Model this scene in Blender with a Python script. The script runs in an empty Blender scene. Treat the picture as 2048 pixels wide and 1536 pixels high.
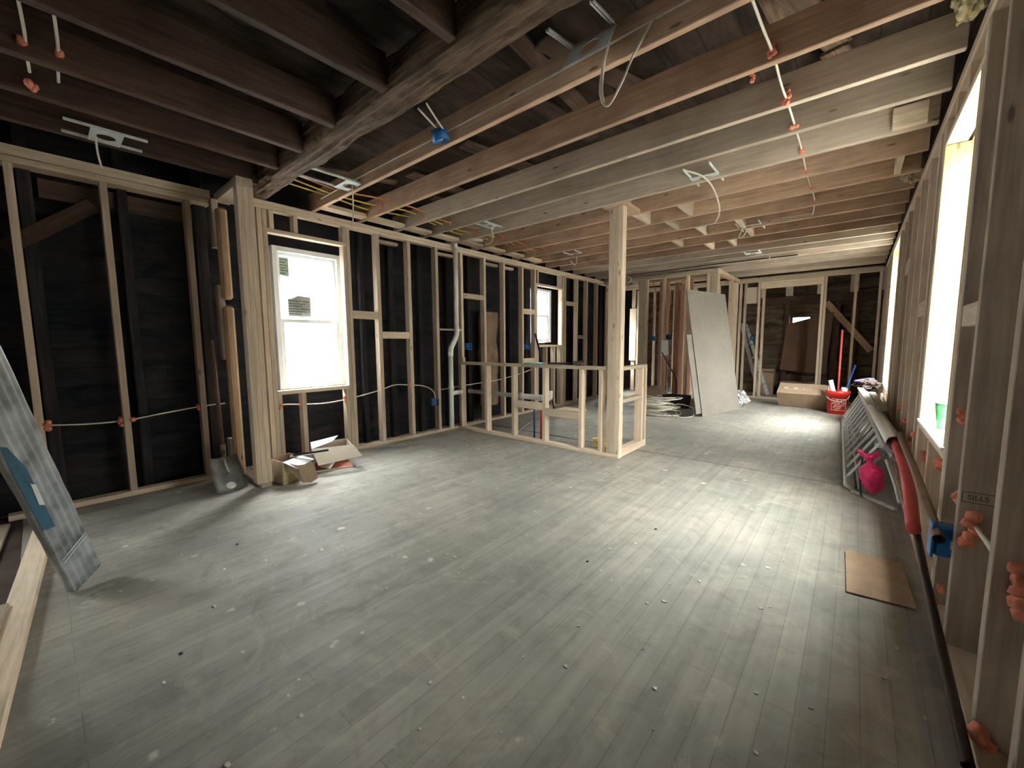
import bpy, bmesh, math, random
from mathutils import Vector, Matrix, Euler, noise
random.seed(7)
sc = bpy.context.scene
COL = sc.collection

# ------------------------------------------------------------------ camera, world, light, exposure
F, YAW, PITCH, ROLL, CAMH = 804.8, math.radians(40.403), math.radians(5.711), math.radians(-0.383), 1.25
fwd = Vector((-math.sin(YAW)*math.cos(PITCH), math.cos(YAW)*math.cos(PITCH), -math.sin(PITCH)))
rt = Vector((math.cos(YAW), math.sin(YAW), 0)); up = rt.cross(fwd)
r2 = math.cos(ROLL)*rt + math.sin(ROLL)*up; u2 = -math.sin(ROLL)*rt + math.cos(ROLL)*up
cam = bpy.data.cameras.new('camera'); cam.sensor_width = 36; cam.lens = F/2048*36; cam.clip_start = .02; cam.clip_end = 200
camo = bpy.data.objects.new('camera', cam); COL.objects.link(camo); sc.camera = camo
m = Matrix((r2, u2, -fwd)).transposed().to_4x4(); m.translation = Vector((0, 0, CAMH)); camo.matrix_world = m
sc.view_settings.view_transform = 'Standard'; sc.view_settings.look = 'None'
sc.view_settings.gamma = 1; sc.view_settings.use_curve_mapping = False
sc.view_settings.exposure = 2.4
sc.cycles.use_denoising = True
sc.cycles.max_bounces = 10; sc.cycles.diffuse_bounces = 8; sc.cycles.glossy_bounces = 4
sc.cycles.transparent_max_bounces = 16; sc.cycles.sample_clamp_indirect = 20
W = bpy.data.worlds.new('sky'); sc.world = W; W.use_nodes = True
nt = W.node_tree; bg = nt.nodes['Background']
tc = nt.nodes.new('ShaderNodeTexCoord'); sx = nt.nodes.new('ShaderNodeSeparateXYZ'); cr = nt.nodes.new('ShaderNodeValToRGB')
nt.links.new(tc.outputs['Generated'], sx.inputs[0]); nt.links.new(sx.outputs['Z'], cr.inputs[0]); nt.links.new(cr.outputs[0], bg.inputs[0])
e = cr.color_ramp.elements; e[0].position = 0.0; e[0].color = (.40, .40, .40, 1); e[1].position = .75; e[1].color = (1.0, .98, .955, 1)
bg.inputs[1].default_value = 17.0
WIN = [  # x, y0, y1, z0, z1, facing
    (-4.83, 1.68, 2.34, .80, 2.24, 1), (-4.83, 6.16, 6.62, 1.30, 2.26, 1), (-4.86, 9.2, 9.9, .8, 2.1, 1),
    (-4.83, -2.15, -1.30, .95, 2.15, 1), (.50, 2.70, 3.61, .78, 2.40, -1), (.50, 7.05, 8.15, .65, 2.52, -1)]  # first entry on this line: added window behind the camera
for (x, y0, y1, z0, z1, s) in WIN:      # daylight portals in the window openings
    l = bpy.data.lights.new('window_portal', 'AREA'); l.shape = 'RECTANGLE'; l.size = z1-z0; l.size_y = y1-y0
    l.cycles.is_portal = True; l.energy = 1
    o = bpy.data.objects.new('window_portal', l); COL.objects.link(o)
    o.location = (x, (y0+y1)/2, (z0+z1)/2); o.rotation_euler = (0, -s*math.pi/2, 0)


# ------------------------------------------------------------------ materials
def newmat(name):
    mt = bpy.data.materials.new(name); mt.use_nodes = True
    return mt, mt.node_tree, mt.node_tree.nodes['Principled BSDF']
def N(nt, t, **k):
    n = nt.nodes.new(t)
    for a, b in k.items():
        if a in n.inputs: n.inputs[a].default_value = b
        else: setattr(n, a, b)
    return n
def mix(nt, fac, a, b, blend='MIX'):
    n = nt.nodes.new('ShaderNodeMix'); n.data_type = 'RGBA'; n.blend_type = blend
    for s, v in ((0, fac), (6, a), (7, b)):
        if isinstance(v, (int, float)): n.inputs[s].default_value = v
        elif isinstance(v, tuple): n.inputs[s].default_value = (*v, 1)
        else: nt.links.new(v, n.inputs[s])
    return n.outputs[2]
def ramp(nt, src, pts):
    r = nt.nodes.new('ShaderNodeValToRGB'); nt.links.new(src, r.inputs[0]); e = r.color_ramp.elements
    while len(e) < len(pts): e.new(.5)
    for i, (p, c) in enumerate(pts): e[i].position = p; e[i].color = (*c, 1) if isinstance(c, tuple) else (c, c, c, 1)
    return r.outputs[0]
def wood(name, c1, c2, rough=.75, dirt=.25, knots=True, vary=.3, bump=.25, dirtcol=(.10, .075, .055)):
    mt, nt, b = newmat(name); L = nt.links.new
    tc = N(nt, 'ShaderNodeTexCoord'); oi = N(nt, 'ShaderNodeObjectInfo')
    ad = N(nt, 'ShaderNodeVectorMath', operation='ADD'); sc_ = N(nt, 'ShaderNodeVectorMath', operation='SCALE'); 
    cx = N(nt, 'ShaderNodeCombineXYZ'); L(oi.outputs['Random'], cx.inputs[0]); L(oi.outputs['Random'], cx.inputs[1]); L(oi.outputs['Random'], cx.inputs[2])
    L(cx.outputs[0], sc_.inputs[0]); sc_.inputs['Scale'].default_value = 37
    L(tc.outputs['Object'], ad.inputs[0]); L(sc_.outputs[0], ad.inputs[1])
    mp = N(nt, 'ShaderNodeMapping'); mp.inputs['Scale'].default_value = (1.3, 22, 22); L(ad.outputs[0], mp.inputs[0])
    g = N(nt, 'ShaderNodeTexNoise', Scale=2.2, Detail=6.0, Roughness=.62, Distortion=.6); L(mp.outputs[0], g.inputs['Vector'])
    col = mix(nt, ramp(nt, g.outputs[0], [(.32, 0.), (.68, 1.)]), c1, c2)
    d = N(nt, 'ShaderNodeTexNoise', Scale=3.1, Detail=4.0); L(ad.outputs[0], d.inputs['Vector'])
    dm = N(nt, 'ShaderNodeMath', operation='MULTIPLY'); L(ramp(nt, d.outputs[0], [(.45, 0.), (.75, 1.)]), dm.inputs[0]); dm.inputs[1].default_value = dirt
    col = mix(nt, dm.outputs[0], col, dirtcol)
    if knots:
        mk = N(nt, 'ShaderNodeMapping'); mk.inputs['Scale'].default_value = (2.6, 9, 9); L(ad.outputs[0], mk.inputs[0])
        v = N(nt, 'ShaderNodeTexVoronoi', Scale=1.0); L(mk.outputs[0], v.inputs['Vector'])
        col = mix(nt, ramp(nt, v.outputs['Distance'], [(.05, .8), (.10, 0.)]), col, tuple(x*.28 for x in c1))
    mr = N(nt, 'ShaderNodeMapRange'); L(oi.outputs['Random'], mr.inputs[0]); mr.inputs[3].default_value = 1-vary; mr.inputs[4].default_value = 1+vary*.5
    hs = N(nt, 'ShaderNodeHueSaturation'); L(col, hs.inputs['Color']); L(mr.outputs[0], hs.inputs['Value'])
    L(hs.outputs[0], b.inputs['Base Color']); b.inputs['Roughness'].default_value = rough
    b.inputs['Specular IOR Level'].default_value = .25
    bp = N(nt, 'ShaderNodeBump', Strength=bump, Distance=.004); L(g.outputs[0], bp.inputs['Height']); L(bp.outputs[0], b.inputs['Normal'])
    return mt
def plain(name, c, rough=.6, metal=0, nscale=9, var=.25, alpha=None, spec=.4, bump=0.0):
    mt, nt, b = newmat(name); L = nt.links.new
    tc = N(nt, 'ShaderNodeTexCoord'); n = N(nt, 'ShaderNodeTexNoise', Scale=nscale, Detail=5.0); L(tc.outputs['Object'], n.inputs['Vector'])
    L(mix(nt, ramp(nt, n.outputs[0], [(.3, 0.), (.7, 1.)]), tuple(x*(1-var) for x in c), tuple(min(1, x*(1+var*.4)) for x in c)), b.inputs['Base Color'])
    b.inputs['Roughness'].default_value = rough; b.inputs['Metallic'].default_value = metal; b.inputs['Specular IOR Level'].default_value = spec
    if alpha is not None: b.inputs['Alpha'].default_value = alpha
    if bump:
        bp = N(nt, 'ShaderNodeBump', Strength=bump, Distance=.01); L(n.outputs[0], bp.inputs['Height']); L(bp.outputs[0], b.inputs['Normal'])
    return mt
M = {}
M['pine'] = wood('pine', (.56, .435, .315), (.76, .63, .49), dirt=.10)
M['pineside'] = wood('pine_dusty', (.46, .365, .285), (.62, .51, .41), dirt=.25)
M['joist'] = wood('joist_fir', (.46, .29, .19), (.66, .46, .33), dirt=.40, vary=.25, dirtcol=(.09, .06, .045))
M['old'] = wood('old_joist', (.055, .032, .024), (.13, .08, .058), dirt=.5, knots=False, bump=.5, dirtcol=(.02, .014, .012))
M['beam'] = wood('hewn_beam', (.06, .036, .024), (.24, .16, .105), dirt=.65, knots=False, vary=.05, bump=1.0, dirtcol=(.03, .02, .015))
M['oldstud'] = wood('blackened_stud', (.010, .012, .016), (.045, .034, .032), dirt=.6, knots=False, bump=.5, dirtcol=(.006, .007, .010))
M['jamb'] = wood('yellow_jamb', (.50, .40, .17), (.62, .52, .26), dirt=.05, vary=.02)  # even amber-yellow wood colour
M['stain'] = wood('amber_pine', (.50, .33, .20), (.66, .47, .31), dirt=.1)
M['red'] = wood('reddish_stud', (.38, .19, .13), (.52, .30, .22), dirt=.2)
M['ply'] = wood('plywood', (.185, .165, .145), (.26, .235, .205), dirt=.15, knots=True, vary=.05, bump=.1)
M['card'] = plain('cardboard', (.38, .265, .18), .85, var=.15)
M['cardin'] = plain('cardboard_pale', (.60, .52, .43), .85, var=.1)
M['white'] = plain('white_vinyl', (.80, .82, .84), .4, var=.05)
M['pvc'] = plain('pvc', (.80, .80, .78), .35, var=.08)
M['pvcg'] = plain('pvc_grey', (.42, .40, .38), .4, var=.15)
M['paper'] = plain('paper', (.78, .80, .82), .8, var=.08)
M['cable'] = plain('cable_white', (.72, .68, .58), .5, var=.08)
M['cabley'] = plain('cable_yellow', (.72, .52, .12), .5, var=.1)
M['cableo'] = plain('cable_orange', (.70, .28, .10), .5, var=.1)
M['foam'] = plain('orange_foam', (.80, .27, .17), .55, nscale=30, var=.35, bump=.6)
M['blue'] = plain('blue_plastic', (.02, .15, .42), .4, var=.2)
M['galv'] = plain('galvanised', (.66, .70, .69), .5, .0, nscale=14, var=.2)
M['alu'] = plain('aluminium', (.60, .62, .64), .38, .45, nscale=20, var=.25)
M['aludark'] = plain('dark_aluminium', (.30, .31, .32), .5, .2, nscale=40, var=.4)  # darker, speckled aluminium for the rear rungs
M['black'] = plain('black_plastic', (.012, .012, .014), .5)
M['iron'] = plain('dark_iron', (.06, .04, .035), .5, .4)
M['redp'] = plain('red_plastic', (.62, .025, .02), .4, var=.12)
M['redhose'] = plain('red_hose', (.60, .08, .075), .5, var=.15)
M['pexred'] = plain('pex_red', (.55, .03, .03), .4)
M['pexblue'] = plain('pex_blue', (.03, .10, .40), .4)
M['copper'] = plain('copper_brown', (.20, .115, .085), .45, .4)
M['pink'] = plain('pink_plastic_bag', (.75, .03, .16), .35, nscale=12, var=.4, bump=.5)
M['green'] = plain('green_cup', (.09, .42, .13), .4)
M['yellow'] = plain('yellow_wrap', (.62, .50, .18), .5, var=.3)
M['sheet'] = plain('pit_dark', (.035, .022, .018), .9)
M['insul'] = plain('insulation', (.50, .42, .24), .95, nscale=25, var=.5, bump=1.0)
M['plaster'] = plain('old_plaster', (.30, .20, .14), .9, nscale=6, var=.45, bump=.8)
M['brown'] = plain('brown_board', (.16, .085, .05), .7, nscale=3, var=.15)
M['brownfloor'] = plain('bare_dark_subfloor', (.06, .038, .03), .9, nscale=5, var=.5)
M['steelblade'] = plain('shovel_steel', (.34, .35, .33), .5, .35, nscale=8, var=.4)
M['hose'] = plain('shovel_handle', (.20, .13, .085), .6)
M['ink'] = plain('stamp_ink', (.045, .04, .035), .8)
M['cement'] = plain('dried_cement', (.62, .60, .56), .8, nscale=18, var=.3, bump=.3)
M['teal'] = plain('teal_plastic', (.12, .36, .36), .45)
M['ground'] = plain('ground', (.30, .30, .28), .9)
M['blockwhite'] = plain('blocker_white', (.72, .73, .74), .8)
M['siding'] = plain('blocker_grey', (.50, .50, .47), .8)
M['foil'] = plain('crumpled_foil', (.75, .75, .77), .25, .6, nscale=20, var=.3, bump=1.0)

def m_dark(name, c1, c2, horiz=True, scale=6.5):
    mt, nt, b = newmat(name); L = nt.links.new
    tc = N(nt, 'ShaderNodeTexCoord'); s = N(nt, 'ShaderNodeSeparateXYZ'); L(tc.outputs['Object'], s.inputs[0])
    w = N(nt, 'ShaderNodeMath', operation='MULTIPLY'); L(s.outputs['Z' if horiz else 'X'], w.inputs[0]); w.inputs[1].default_value = scale
    fr = N(nt, 'ShaderNodeMath', operation='FRACT'); L(w.outputs[0], fr.inputs[0])
    n = N(nt, 'ShaderNodeTexNoise', Scale=1.6, Detail=8.0, Roughness=.7, Distortion=1.0); mp = N(nt, 'ShaderNodeMapping')
    mp.inputs['Scale'].default_value = (1, 1, 3.5) if horiz else (3.5, 1, 1); L(tc.outputs['Object'], mp.inputs[0]); L(mp.outputs[0], n.inputs['Vector'])
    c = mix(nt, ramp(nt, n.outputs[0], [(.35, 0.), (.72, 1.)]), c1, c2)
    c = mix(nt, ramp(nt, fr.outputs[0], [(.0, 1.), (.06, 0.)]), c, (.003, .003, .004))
    L(c, b.inputs['Base Color']); b.inputs['Roughness'].default_value = .85; b.inputs['Specular IOR Level'].default_value = .15
    bp = N(nt, 'ShaderNodeBump', Strength=.6, Distance=.02); L(n.outputs[0], bp.inputs['Height']); L(bp.outputs[0], b.inputs['Normal'])
    return mt
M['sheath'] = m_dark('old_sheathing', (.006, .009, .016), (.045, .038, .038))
M['deck'] = m_dark('old_deck', (.012, .008, .007), (.085, .055, .040), False, 5)
M['backwall'] = m_dark('stained_planks', (.05, .035, .022), (.24, .18, .13), True, 4.2)

def m_floor(name, board=True):
    mt, nt, b = newmat(name); L = nt.links.new
    tc = N(nt, 'ShaderNodeTexCoord')
    mp = N(nt, 'ShaderNodeMapping'); mp.inputs['Rotation'].default_value = (0, 0, math.pi/2); L(tc.outputs['Object'], mp.inputs[0])
    bt = N(nt, 'ShaderNodeTexBrick'); L(mp.outputs[0], bt.inputs['Vector']); bt.offset = .37; bt.offset_frequency = 3
    if board: par = dict(w=1.55, h=.085, mo=.0022); 
    else: par = dict(w=2.4, h=1.25, mo=.004)
    bt.inputs['Scale'].default_value = 1; bt.inputs['Brick Width'].default_value = par['w']; bt.inputs['Row Height'].default_value = par['h']
    bt.inputs['Mortar Size'].default_value = par['mo']; bt.inputs['Mortar Smooth'].default_value = .4; bt.inputs['Bias'].default_value = 0
    bt.inputs['Color1'].default_value = (.90, .90, .90, 1); bt.inputs['Color2'].default_value = (1.04, 1.04, 1.04, 1); bt.inputs['Mortar'].default_value = (.74, .73, .72, 1)
    n1 = N(nt, 'ShaderNodeTexNoise', Scale=.9, Detail=6.0, Roughness=.6); L(tc.outputs['Object'], n1.inputs['Vector'])
    n2 = N(nt, 'ShaderNodeTexNoise', Scale=5.0, Detail=8.0, Roughness=.7, Distortion=1.2); L(tc.outputs['Object'], n2.inputs['Vector'])
    ms = N(nt, 'ShaderNodeMapping'); ms.inputs['Scale'].default_value = (26, 1.2, 1); L(tc.outputs['Object'], ms.inputs[0])
    n3 = N(nt, 'ShaderNodeTexNoise', Scale=1.0, Detail=5.0); L(ms.outputs[0], n3.inputs['Vector'])
    base = mix(nt, ramp(nt, n1.outputs[0], [(.38, 0.), (.62, 1.)]), (.245, .236, .214), (.375, .350, .305))
    base = mix(nt, ramp(nt, n2.outputs[0], [(.48, 0.), (.75, .55)]), base, (.17, .148, .125))
    base = mix(nt, .28, base, mix(nt, 1.0, base, ramp(nt, n3.outputs[0], [(.3, .45), (.7, 1.35)]), 'MULTIPLY'))
    if board: base = mix(nt, 1.0, base, bt.outputs['Color'], 'MULTIPLY')
    else: base = mix(nt, .8, base, bt.outputs['Color'], 'MULTIPLY')
    n4 = N(nt, 'ShaderNodeTexNoise', Scale=2.6, Detail=9.0, Roughness=.75, Distortion=2.0); L(tc.outputs['Object'], n4.inputs['Vector'])
    base = mix(nt, ramp(nt, n4.outputs[0], [(.55, 0.), (.70, .6)]), base, (.46, .42, .35))       # plaster dust smears
    v = N(nt, 'ShaderNodeTexVoronoi', Scale=5.0); v.inputs['Randomness'].default_value = 1; nd = N(nt, 'ShaderNodeVectorMath', operation='ADD')
    L(tc.outputs['Object'], nd.inputs[0]); n5 = N(nt, 'ShaderNodeTexNoise', Scale=30.0); L(tc.outputs['Object'], n5.inputs['Vector'])
    s5 = N(nt, 'ShaderNodeVectorMath', operation='SCALE'); L(n5.outputs['Color'], s5.inputs[0]); s5.inputs['Scale'].default_value = .05; L(s5.outputs[0], nd.inputs[1])
    L(nd.outputs[0], v.inputs['Vector'])
    sep = N(nt, 'ShaderNodeSeparateColor'); L(v.outputs['Color'], sep.inputs[0])
    lt = N(nt, 'ShaderNodeMath', operation='LESS_THAN'); L(sep.outputs[0], lt.inputs[0]); lt.inputs[1].default_value = .42
    mu = N(nt, 'ShaderNodeMath', operation='MULTIPLY'); L(lt.outputs[0], mu.inputs[0]); L(ramp(nt, v.outputs['Distance'], [(.06, .85), (.13, 0.)]), mu.inputs[1])
    base = mix(nt, mu.outputs[0], base, (.62, .60, .54))                                             # white specks of plaster
    v2 = N(nt, 'ShaderNodeTexVoronoi', Scale=2.1); L(nd.outputs[0], v2.inputs['Vector']); sep2 = N(nt, 'ShaderNodeSeparateColor'); L(v2.outputs['Color'], sep2.inputs[0])
    lt2 = N(nt, 'ShaderNodeMath', operation='LESS_THAN'); L(sep2.outputs[1], lt2.inputs[0]); lt2.inputs[1].default_value = .38
    n6 = N(nt, 'ShaderNodeTexNoise', Scale=22.0, Detail=4.0); L(tc.outputs['Object'], n6.inputs['Vector'])
    m6 = N(nt, 'ShaderNodeMath', operation='MULTIPLY'); L(ramp(nt, v2.outputs['Distance'], [(.03, .8), (.16, 0.)]), m6.inputs[0]); L(ramp(nt, n6.outputs[0], [(.45, 0.), (.6, 1.)]), m6.inputs[1])
    m7 = N(nt, 'ShaderNodeMath', operation='MULTIPLY'); L(m6.outputs[0], m7.inputs[0]); L(lt2.outputs[0], m7.inputs[1])
    base = mix(nt, m7.outputs[0], base, (.56, .53, .47))                                             # scuffed plaster smears
    L(base, b.inputs['Base Color'])
    L(ramp(nt, n2.outputs[0], [(.3, .50), (.75, .75)]), b.inputs['Roughness']); b.inputs['Specular IOR Level'].default_value = .45
    bp = N(nt, 'ShaderNodeBump', Strength=.35, Distance=.003); L(bt.outputs['Fac'], bp.inputs['Height']); bp.invert = True
    b2 = N(nt, 'ShaderNodeBump', Strength=.2, Distance=.004); L(n2.outputs[0], b2.inputs['Height']); L(bp.outputs[0], b2.inputs['Normal'])
    L(b2.outputs[0], b.inputs['Normal'])
    return mt
M['floor'] = m_floor('dusty_strip_floor'); M['subfloor'] = m_floor('dusty_subfloor', False)
gm, gnt, gb = newmat('window_glass')
for n in list(gnt.nodes):
    if n.type != 'OUTPUT_MATERIAL': gnt.nodes.remove(n)
tr = N(gnt, 'ShaderNodeBsdfTransparent'); gl = N(gnt, 'ShaderNodeBsdfGlossy', Roughness=.02); mx = N(gnt, 'ShaderNodeMixShader'); mx.inputs[0].default_value = .06
tr.inputs[0].default_value = (.93, .96, .95, 1)
gnt.links.new(tr.outputs[0], mx.inputs[1]); gnt.links.new(gl.outputs[0], mx.inputs[2]); gnt.links.new(mx.outputs[0], [n for n in gnt.nodes if n.type == 'OUTPUT_MATERIAL'][0].inputs[0])
M['glass'] = gm

# ------------------------------------------------------------------ builders
WM = {}
I4 = Matrix.Identity(4)
def link(name, bm, mat, parent=None, mw=I4, smooth=False):
    me = bpy.data.meshes.new(name); bmesh.ops.recalc_face_normals(bm, faces=bm.faces); bm.to_mesh(me); bm.free()
    if smooth:
        for p in me.polygons: p.use_smooth = True
    me.materials.append(M[mat] if isinstance(mat, str) else mat)
    o = bpy.data.objects.new(name, me); COL.objects.link(o); WM[o] = mw
    if parent is not None: o.parent = parent; o.matrix_basis = WM[parent].inverted() @ mw
    else: o.matrix_basis = mw
    return o
def thing(name, label, cat, loc=(0, 0, 0), group=None):
    o = bpy.data.objects.new(name, None); COL.objects.link(o); o.empty_display_size = .1
    o.location = loc; WM[o] = Matrix.Translation(Vector(loc)); o['label'] = label; o['category'] = cat; o['kind'] = 'thing'
    if group: o['group'] = group
    return o
def tag(o, label, cat, group=None):
    o['label'] = label; o['category'] = cat; o['kind'] = 'thing'
    if group: o['group'] = group
    return o
def rebase(bm, c):
    for v in bm.verts: v.co -= c
    return Matrix.Translation(c)
def boxbm(dx, dy, dz, bev=.0025, seg=1):
    bm = bmesh.new(); bmesh.ops.create_cube(bm, size=1)
    for v in bm.verts: v.co = Vector((v.co.x*dx, v.co.y*dy, v.co.z*dz))
    bev = min(bev, min(dx, dy, dz)*.3)
    if bev > 0: bmesh.ops.bevel(bm, geom=list(bm.edges), offset=bev, segments=seg, affect='EDGES', profile=.5)
    return bm
def stick(name, p0, p1, w, h, mat, parent=None, upv=(0, 0, 1), bev=.0025):
    """a straight piece of section w x h from p0 to p1 (centre line), grain along its length"""
    p0, p1 = Vector(p0), Vector(p1); x = (p1-p0); ln = x.length; x.normalize(); u = Vector(upv)
    if abs(u.dot(x)) > .98: u = Vector((1, 0, 0))
    y = u.cross(x).normalized(); z = x.cross(y)
    mw = Matrix((x, y, z)).transposed().to_4x4(); mw.translation = (p0+p1)/2
    return link(name, boxbm(ln, w, h, bev), mat, parent, mw)
def bx(name, x0, x1, y0, y1, z0, z1, mat, parent=None, bev=.0025):
    """axis-aligned board; the longest side carries the grain"""
    d = (x1-x0, y1-y0, z1-z0); c = Vector(((x0+x1)/2, (y0+y1)/2, (z0+z1)/2)); k = max(range(3), key=lambda i: d[i])
    if k == 0: ax = (Vector((1, 0, 0)), Vector((0, 1, 0)), Vector((0, 0, 1))); dd = d
    elif k == 1: ax = (Vector((0, 1, 0)), Vector((-1, 0, 0)), Vector((0, 0, 1))); dd = (d[1], d[0], d[2])
    else: ax = (Vector((0, 0, 1)), Vector((0, 1, 0)), Vector((-1, 0, 0))); dd = (d[2], d[1], d[0])
    mw = Matrix(ax).transposed().to_4x4(); mw.translation = c
    return link(name, boxbm(*dd, bev=bev), mat, parent, mw)
def smoothpath(pts, n=6):
    P = [Vector(p) for p in pts]
    if len(P) < 3: return P
    out = []
    for i in range(len(P)-1):
        a = P[i-1] if i else P[0]*2-P[1]; b, c = P[i], P[i+1]; d = P[i+2] if i+2 < len(P) else P[-1]*2-P[-2]
        for k in range(n):
            t = k/n; out.append(.5*((2*b)+(c-a)*t+(2*a-5*b+4*c-d)*t*t+(3*b-a-3*c+d)*t**3))
    return out+[P[-1]]
def tubebm(pts, r, seg=10, smooth=6, bm=None, flat=1.0, rfun=None, caps=True):
    P = smoothpath(pts, smooth) if smooth else [Vector(p) for p in pts]
    bm = bm or bmesh.new(); rings = []; t0 = (P[1]-P[0]).normalized()
    u = Vector((0, 0, 1)) if abs(t0.z) < .9 else Vector((1, 0, 0)); u = (u-t0*u.dot(t0)).normalized()
    for i, p in enumerate(P):
        t = (P[min(i+1, len(P)-1)]-P[max(i-1, 0)])
        if t.length < 1e-9: t = t0
        t = t.normalized(); u = (u-t*u.dot(t)).normalized(); v = t.cross(u); rr = rfun(i/(len(P)-1)) if rfun else r
        rings.append([bm.verts.new(p+(u*math.cos(a)+v*math.sin(a)*flat)*rr) for a in [2*math.pi*k/seg for k in range(seg)]])
    for a, b in zip(rings, rings[1:]):
        for k in range(seg): bm.faces.new((a[k], a[(k+1) % seg], b[(k+1) % seg], b[k]))
    if caps: bm.faces.new(rings[0][::-1]); bm.faces.new(rings[-1])
    return bm
def tube(name, pts, r, mat, parent=None, seg=10, smooth=6, **k):
    bm = tubebm(pts, r, seg, smooth, **k); c = Vector(pts[0]) if parent is None else Vector((0, 0, 0))
    return link(name, bm, mat, parent, rebase(bm, c), True)
def lathebm(prof, seg=28, bm=None):
    bm = bm or bmesh.new(); rings = []
    for r, z in prof: rings.append([bm.verts.new((r*math.cos(2*math.pi*k/seg), r*math.sin(2*math.pi*k/seg), z)) for k in range(seg)])
    for a, b in zip(rings, rings[1:]):
        for k in range(seg): bm.faces.new((a[k], a[(k+1) % seg], b[(k+1) % seg], b[k]))
    return bm
def quadbm(corners, th):
    """a thin slab from four corners, thickened along its normal"""
    c = [Vector(p) for p in corners]; n = (c[1]-c[0]).cross(c[3]-c[0]).normalized()*th; bm = bmesh.new()
    a = [bm.verts.new(p) for p in c]; b = [bm.verts.new(p+n) for p in c]; L = len(c)
    bm.faces.new(a[::-1]); bm.faces.new(b)
    for k in range(L): bm.faces.new((a[k], a[(k+1) % L], b[(k+1) % L], b[k]))
    return bm
def slab(name, corners, th, mat, parent=None):
    bm = quadbm(corners, th); c = sum((Vector(p) for p in corners), Vector())/len(corners)
    return link(name, bm, mat, parent, rebase(bm, c))
def holewall(name, axis, p0, p1, a0, a1, z0, z1, holes, mat):
    """a wall slab between planes p0..p1 along 'axis' with rectangular window holes (a0,a1,z0,z1)"""
    As = sorted({a0, a1, *[h[0] for h in holes], *[h[1] for h in holes]}); Zs = sorted({z0, z1, *[h[2] for h in holes], *[h[3] for h in holes]})
    bm = bmesh.new()
    for i in range(len(As)-1):
        for j in range(len(Zs)-1):
            ca, cz = (As[i]+As[i+1])/2, (Zs[j]+Zs[j+1])/2
            if any(h[0] < ca < h[1] and h[2] < cz < h[3] for h in holes): continue
            mm = Matrix.Translation((((p0+p1)/2, ca, cz) if axis == 'x' else (ca, (p0+p1)/2, cz))) @ Matrix.Diagonal(((p1-p0, As[i+1]-As[i], Zs[j+1]-Zs[j], 1) if axis == 'x' else (As[i+1]-As[i], p1-p0, Zs[j+1]-Zs[j], 1)))
            bmesh.ops.create_cube(bm, size=1, matrix=mm)
    o = link(name, bm, mat); o['kind'] = 'structure'; return o
def textmesh(name, s, size, mat, parent, mw, ext=.0008):
    cu = bpy.data.curves.new(name, 'FONT'); cu.body = s; cu.size = size; cu.extrude = ext; cu.align_x = 'CENTER'; cu.align_y = 'CENTER'
    t = bpy.data.objects.new(name, cu); me = bpy.data.meshes.new_from_object(t); bpy.data.objects.remove(t); me.name = name
    me.materials.append(M[mat]); o = bpy.data.objects.new(name, me); COL.objects.link(o); WM[o] = mw
    if parent: o.parent = parent; o.matrix_basis = WM[parent].inverted() @ mw
    else: o.matrix_basis = mw
    return o
def frame(x, y, z, t):
    mw = Matrix((Vector(x).normalized(), Vector(y).normalized(), Vector(z).normalized())).transposed().to_4x4(); mw.translation = Vector(t); return mw

# ------------------------------------------------------------------ room shell
XL, XLF, XR, YB, ZC = -4.45, -4.55, .34, 10.3, 2.65
def structure(o): o['kind'] = 'structure'; return o
fl = structure(bx('floor', -5.0, .62, -2.7, 4.44, -.06, 0, 'sheet', bev=0)); fl.data.materials[0] = M['floor']
# the floor mesh carries world-aligned coordinates for its boards
def flatbox(name, x0, x1, y0, y1, z0, z1, mat):
    bm = bmesh.new(); bmesh.ops.create_cube(bm, size=1, matrix=Matrix.Translation(((x0+x1)/2, (y0+y1)/2, (z0+z1)/2)) @ Matrix.Diagonal((x1-x0, y1-y0, z1-z0, 1)))
    o = link(name, bm, mat); o['kind'] = 'structure'; return o
bpy.data.objects.remove(fl)
fl = flatbox('floor', -5.0, .62, -2.7, 4.452, -.06, 0, 'floor')
fl2 = flatbox('floor', -5.0, .62, 4.475, 12.3, -.06, .006, 'subfloor')
fl4 = flatbox('floor', -4.7, -2.3, -2.57, -.165, -.001, .003, 'brownfloor')
fl3 = flatbox('floor', -5.0, .62, 4.44, 4.49, -.08, -.02, 'sheet')
wl = holewall('wall_left', 'x', -4.80, -4.74, -2.7, 12.3, -.06, 3.2, [(1.64, 2.41, .775, 2.285), (6.13, 6.66, 1.27, 2.29), (9.2, 9.9, .8, 2.1), (-2.17, -1.27, .93, 2.17)], 'sheath')  # last hole takes the added window behind the camera
wr = holewall('wall_right', 'x', .445, .58, -2.7, 12.3, -.06, 3.2, [(2.68, 3.63, .755, 2.41), (6.95, 8.2, .62, 2.56)], 'pineside')
wb = holewall('wall_back', 'y', 11.6, 11.75, -5.0, .62, -.06, 3.2, [(-1.17, -.84, 1.69, 1.82)], 'backwall')
wf = holewall('wall_front', 'y', -2.7, -2.58, -5.0, .62, -.06, 3.2, [], 'sheath')
ce = flatbox('ceiling', -5.0, .62, -2.7, 12.3, 3.02, 3.2, 'deck')

def stud(par, x0, x1, y0, y1, z0=.042, z1=2.57, mat='pine', name='stud'):
    return bx(name, x0, x1, y0, y1, z0, z1, mat, par)
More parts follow.
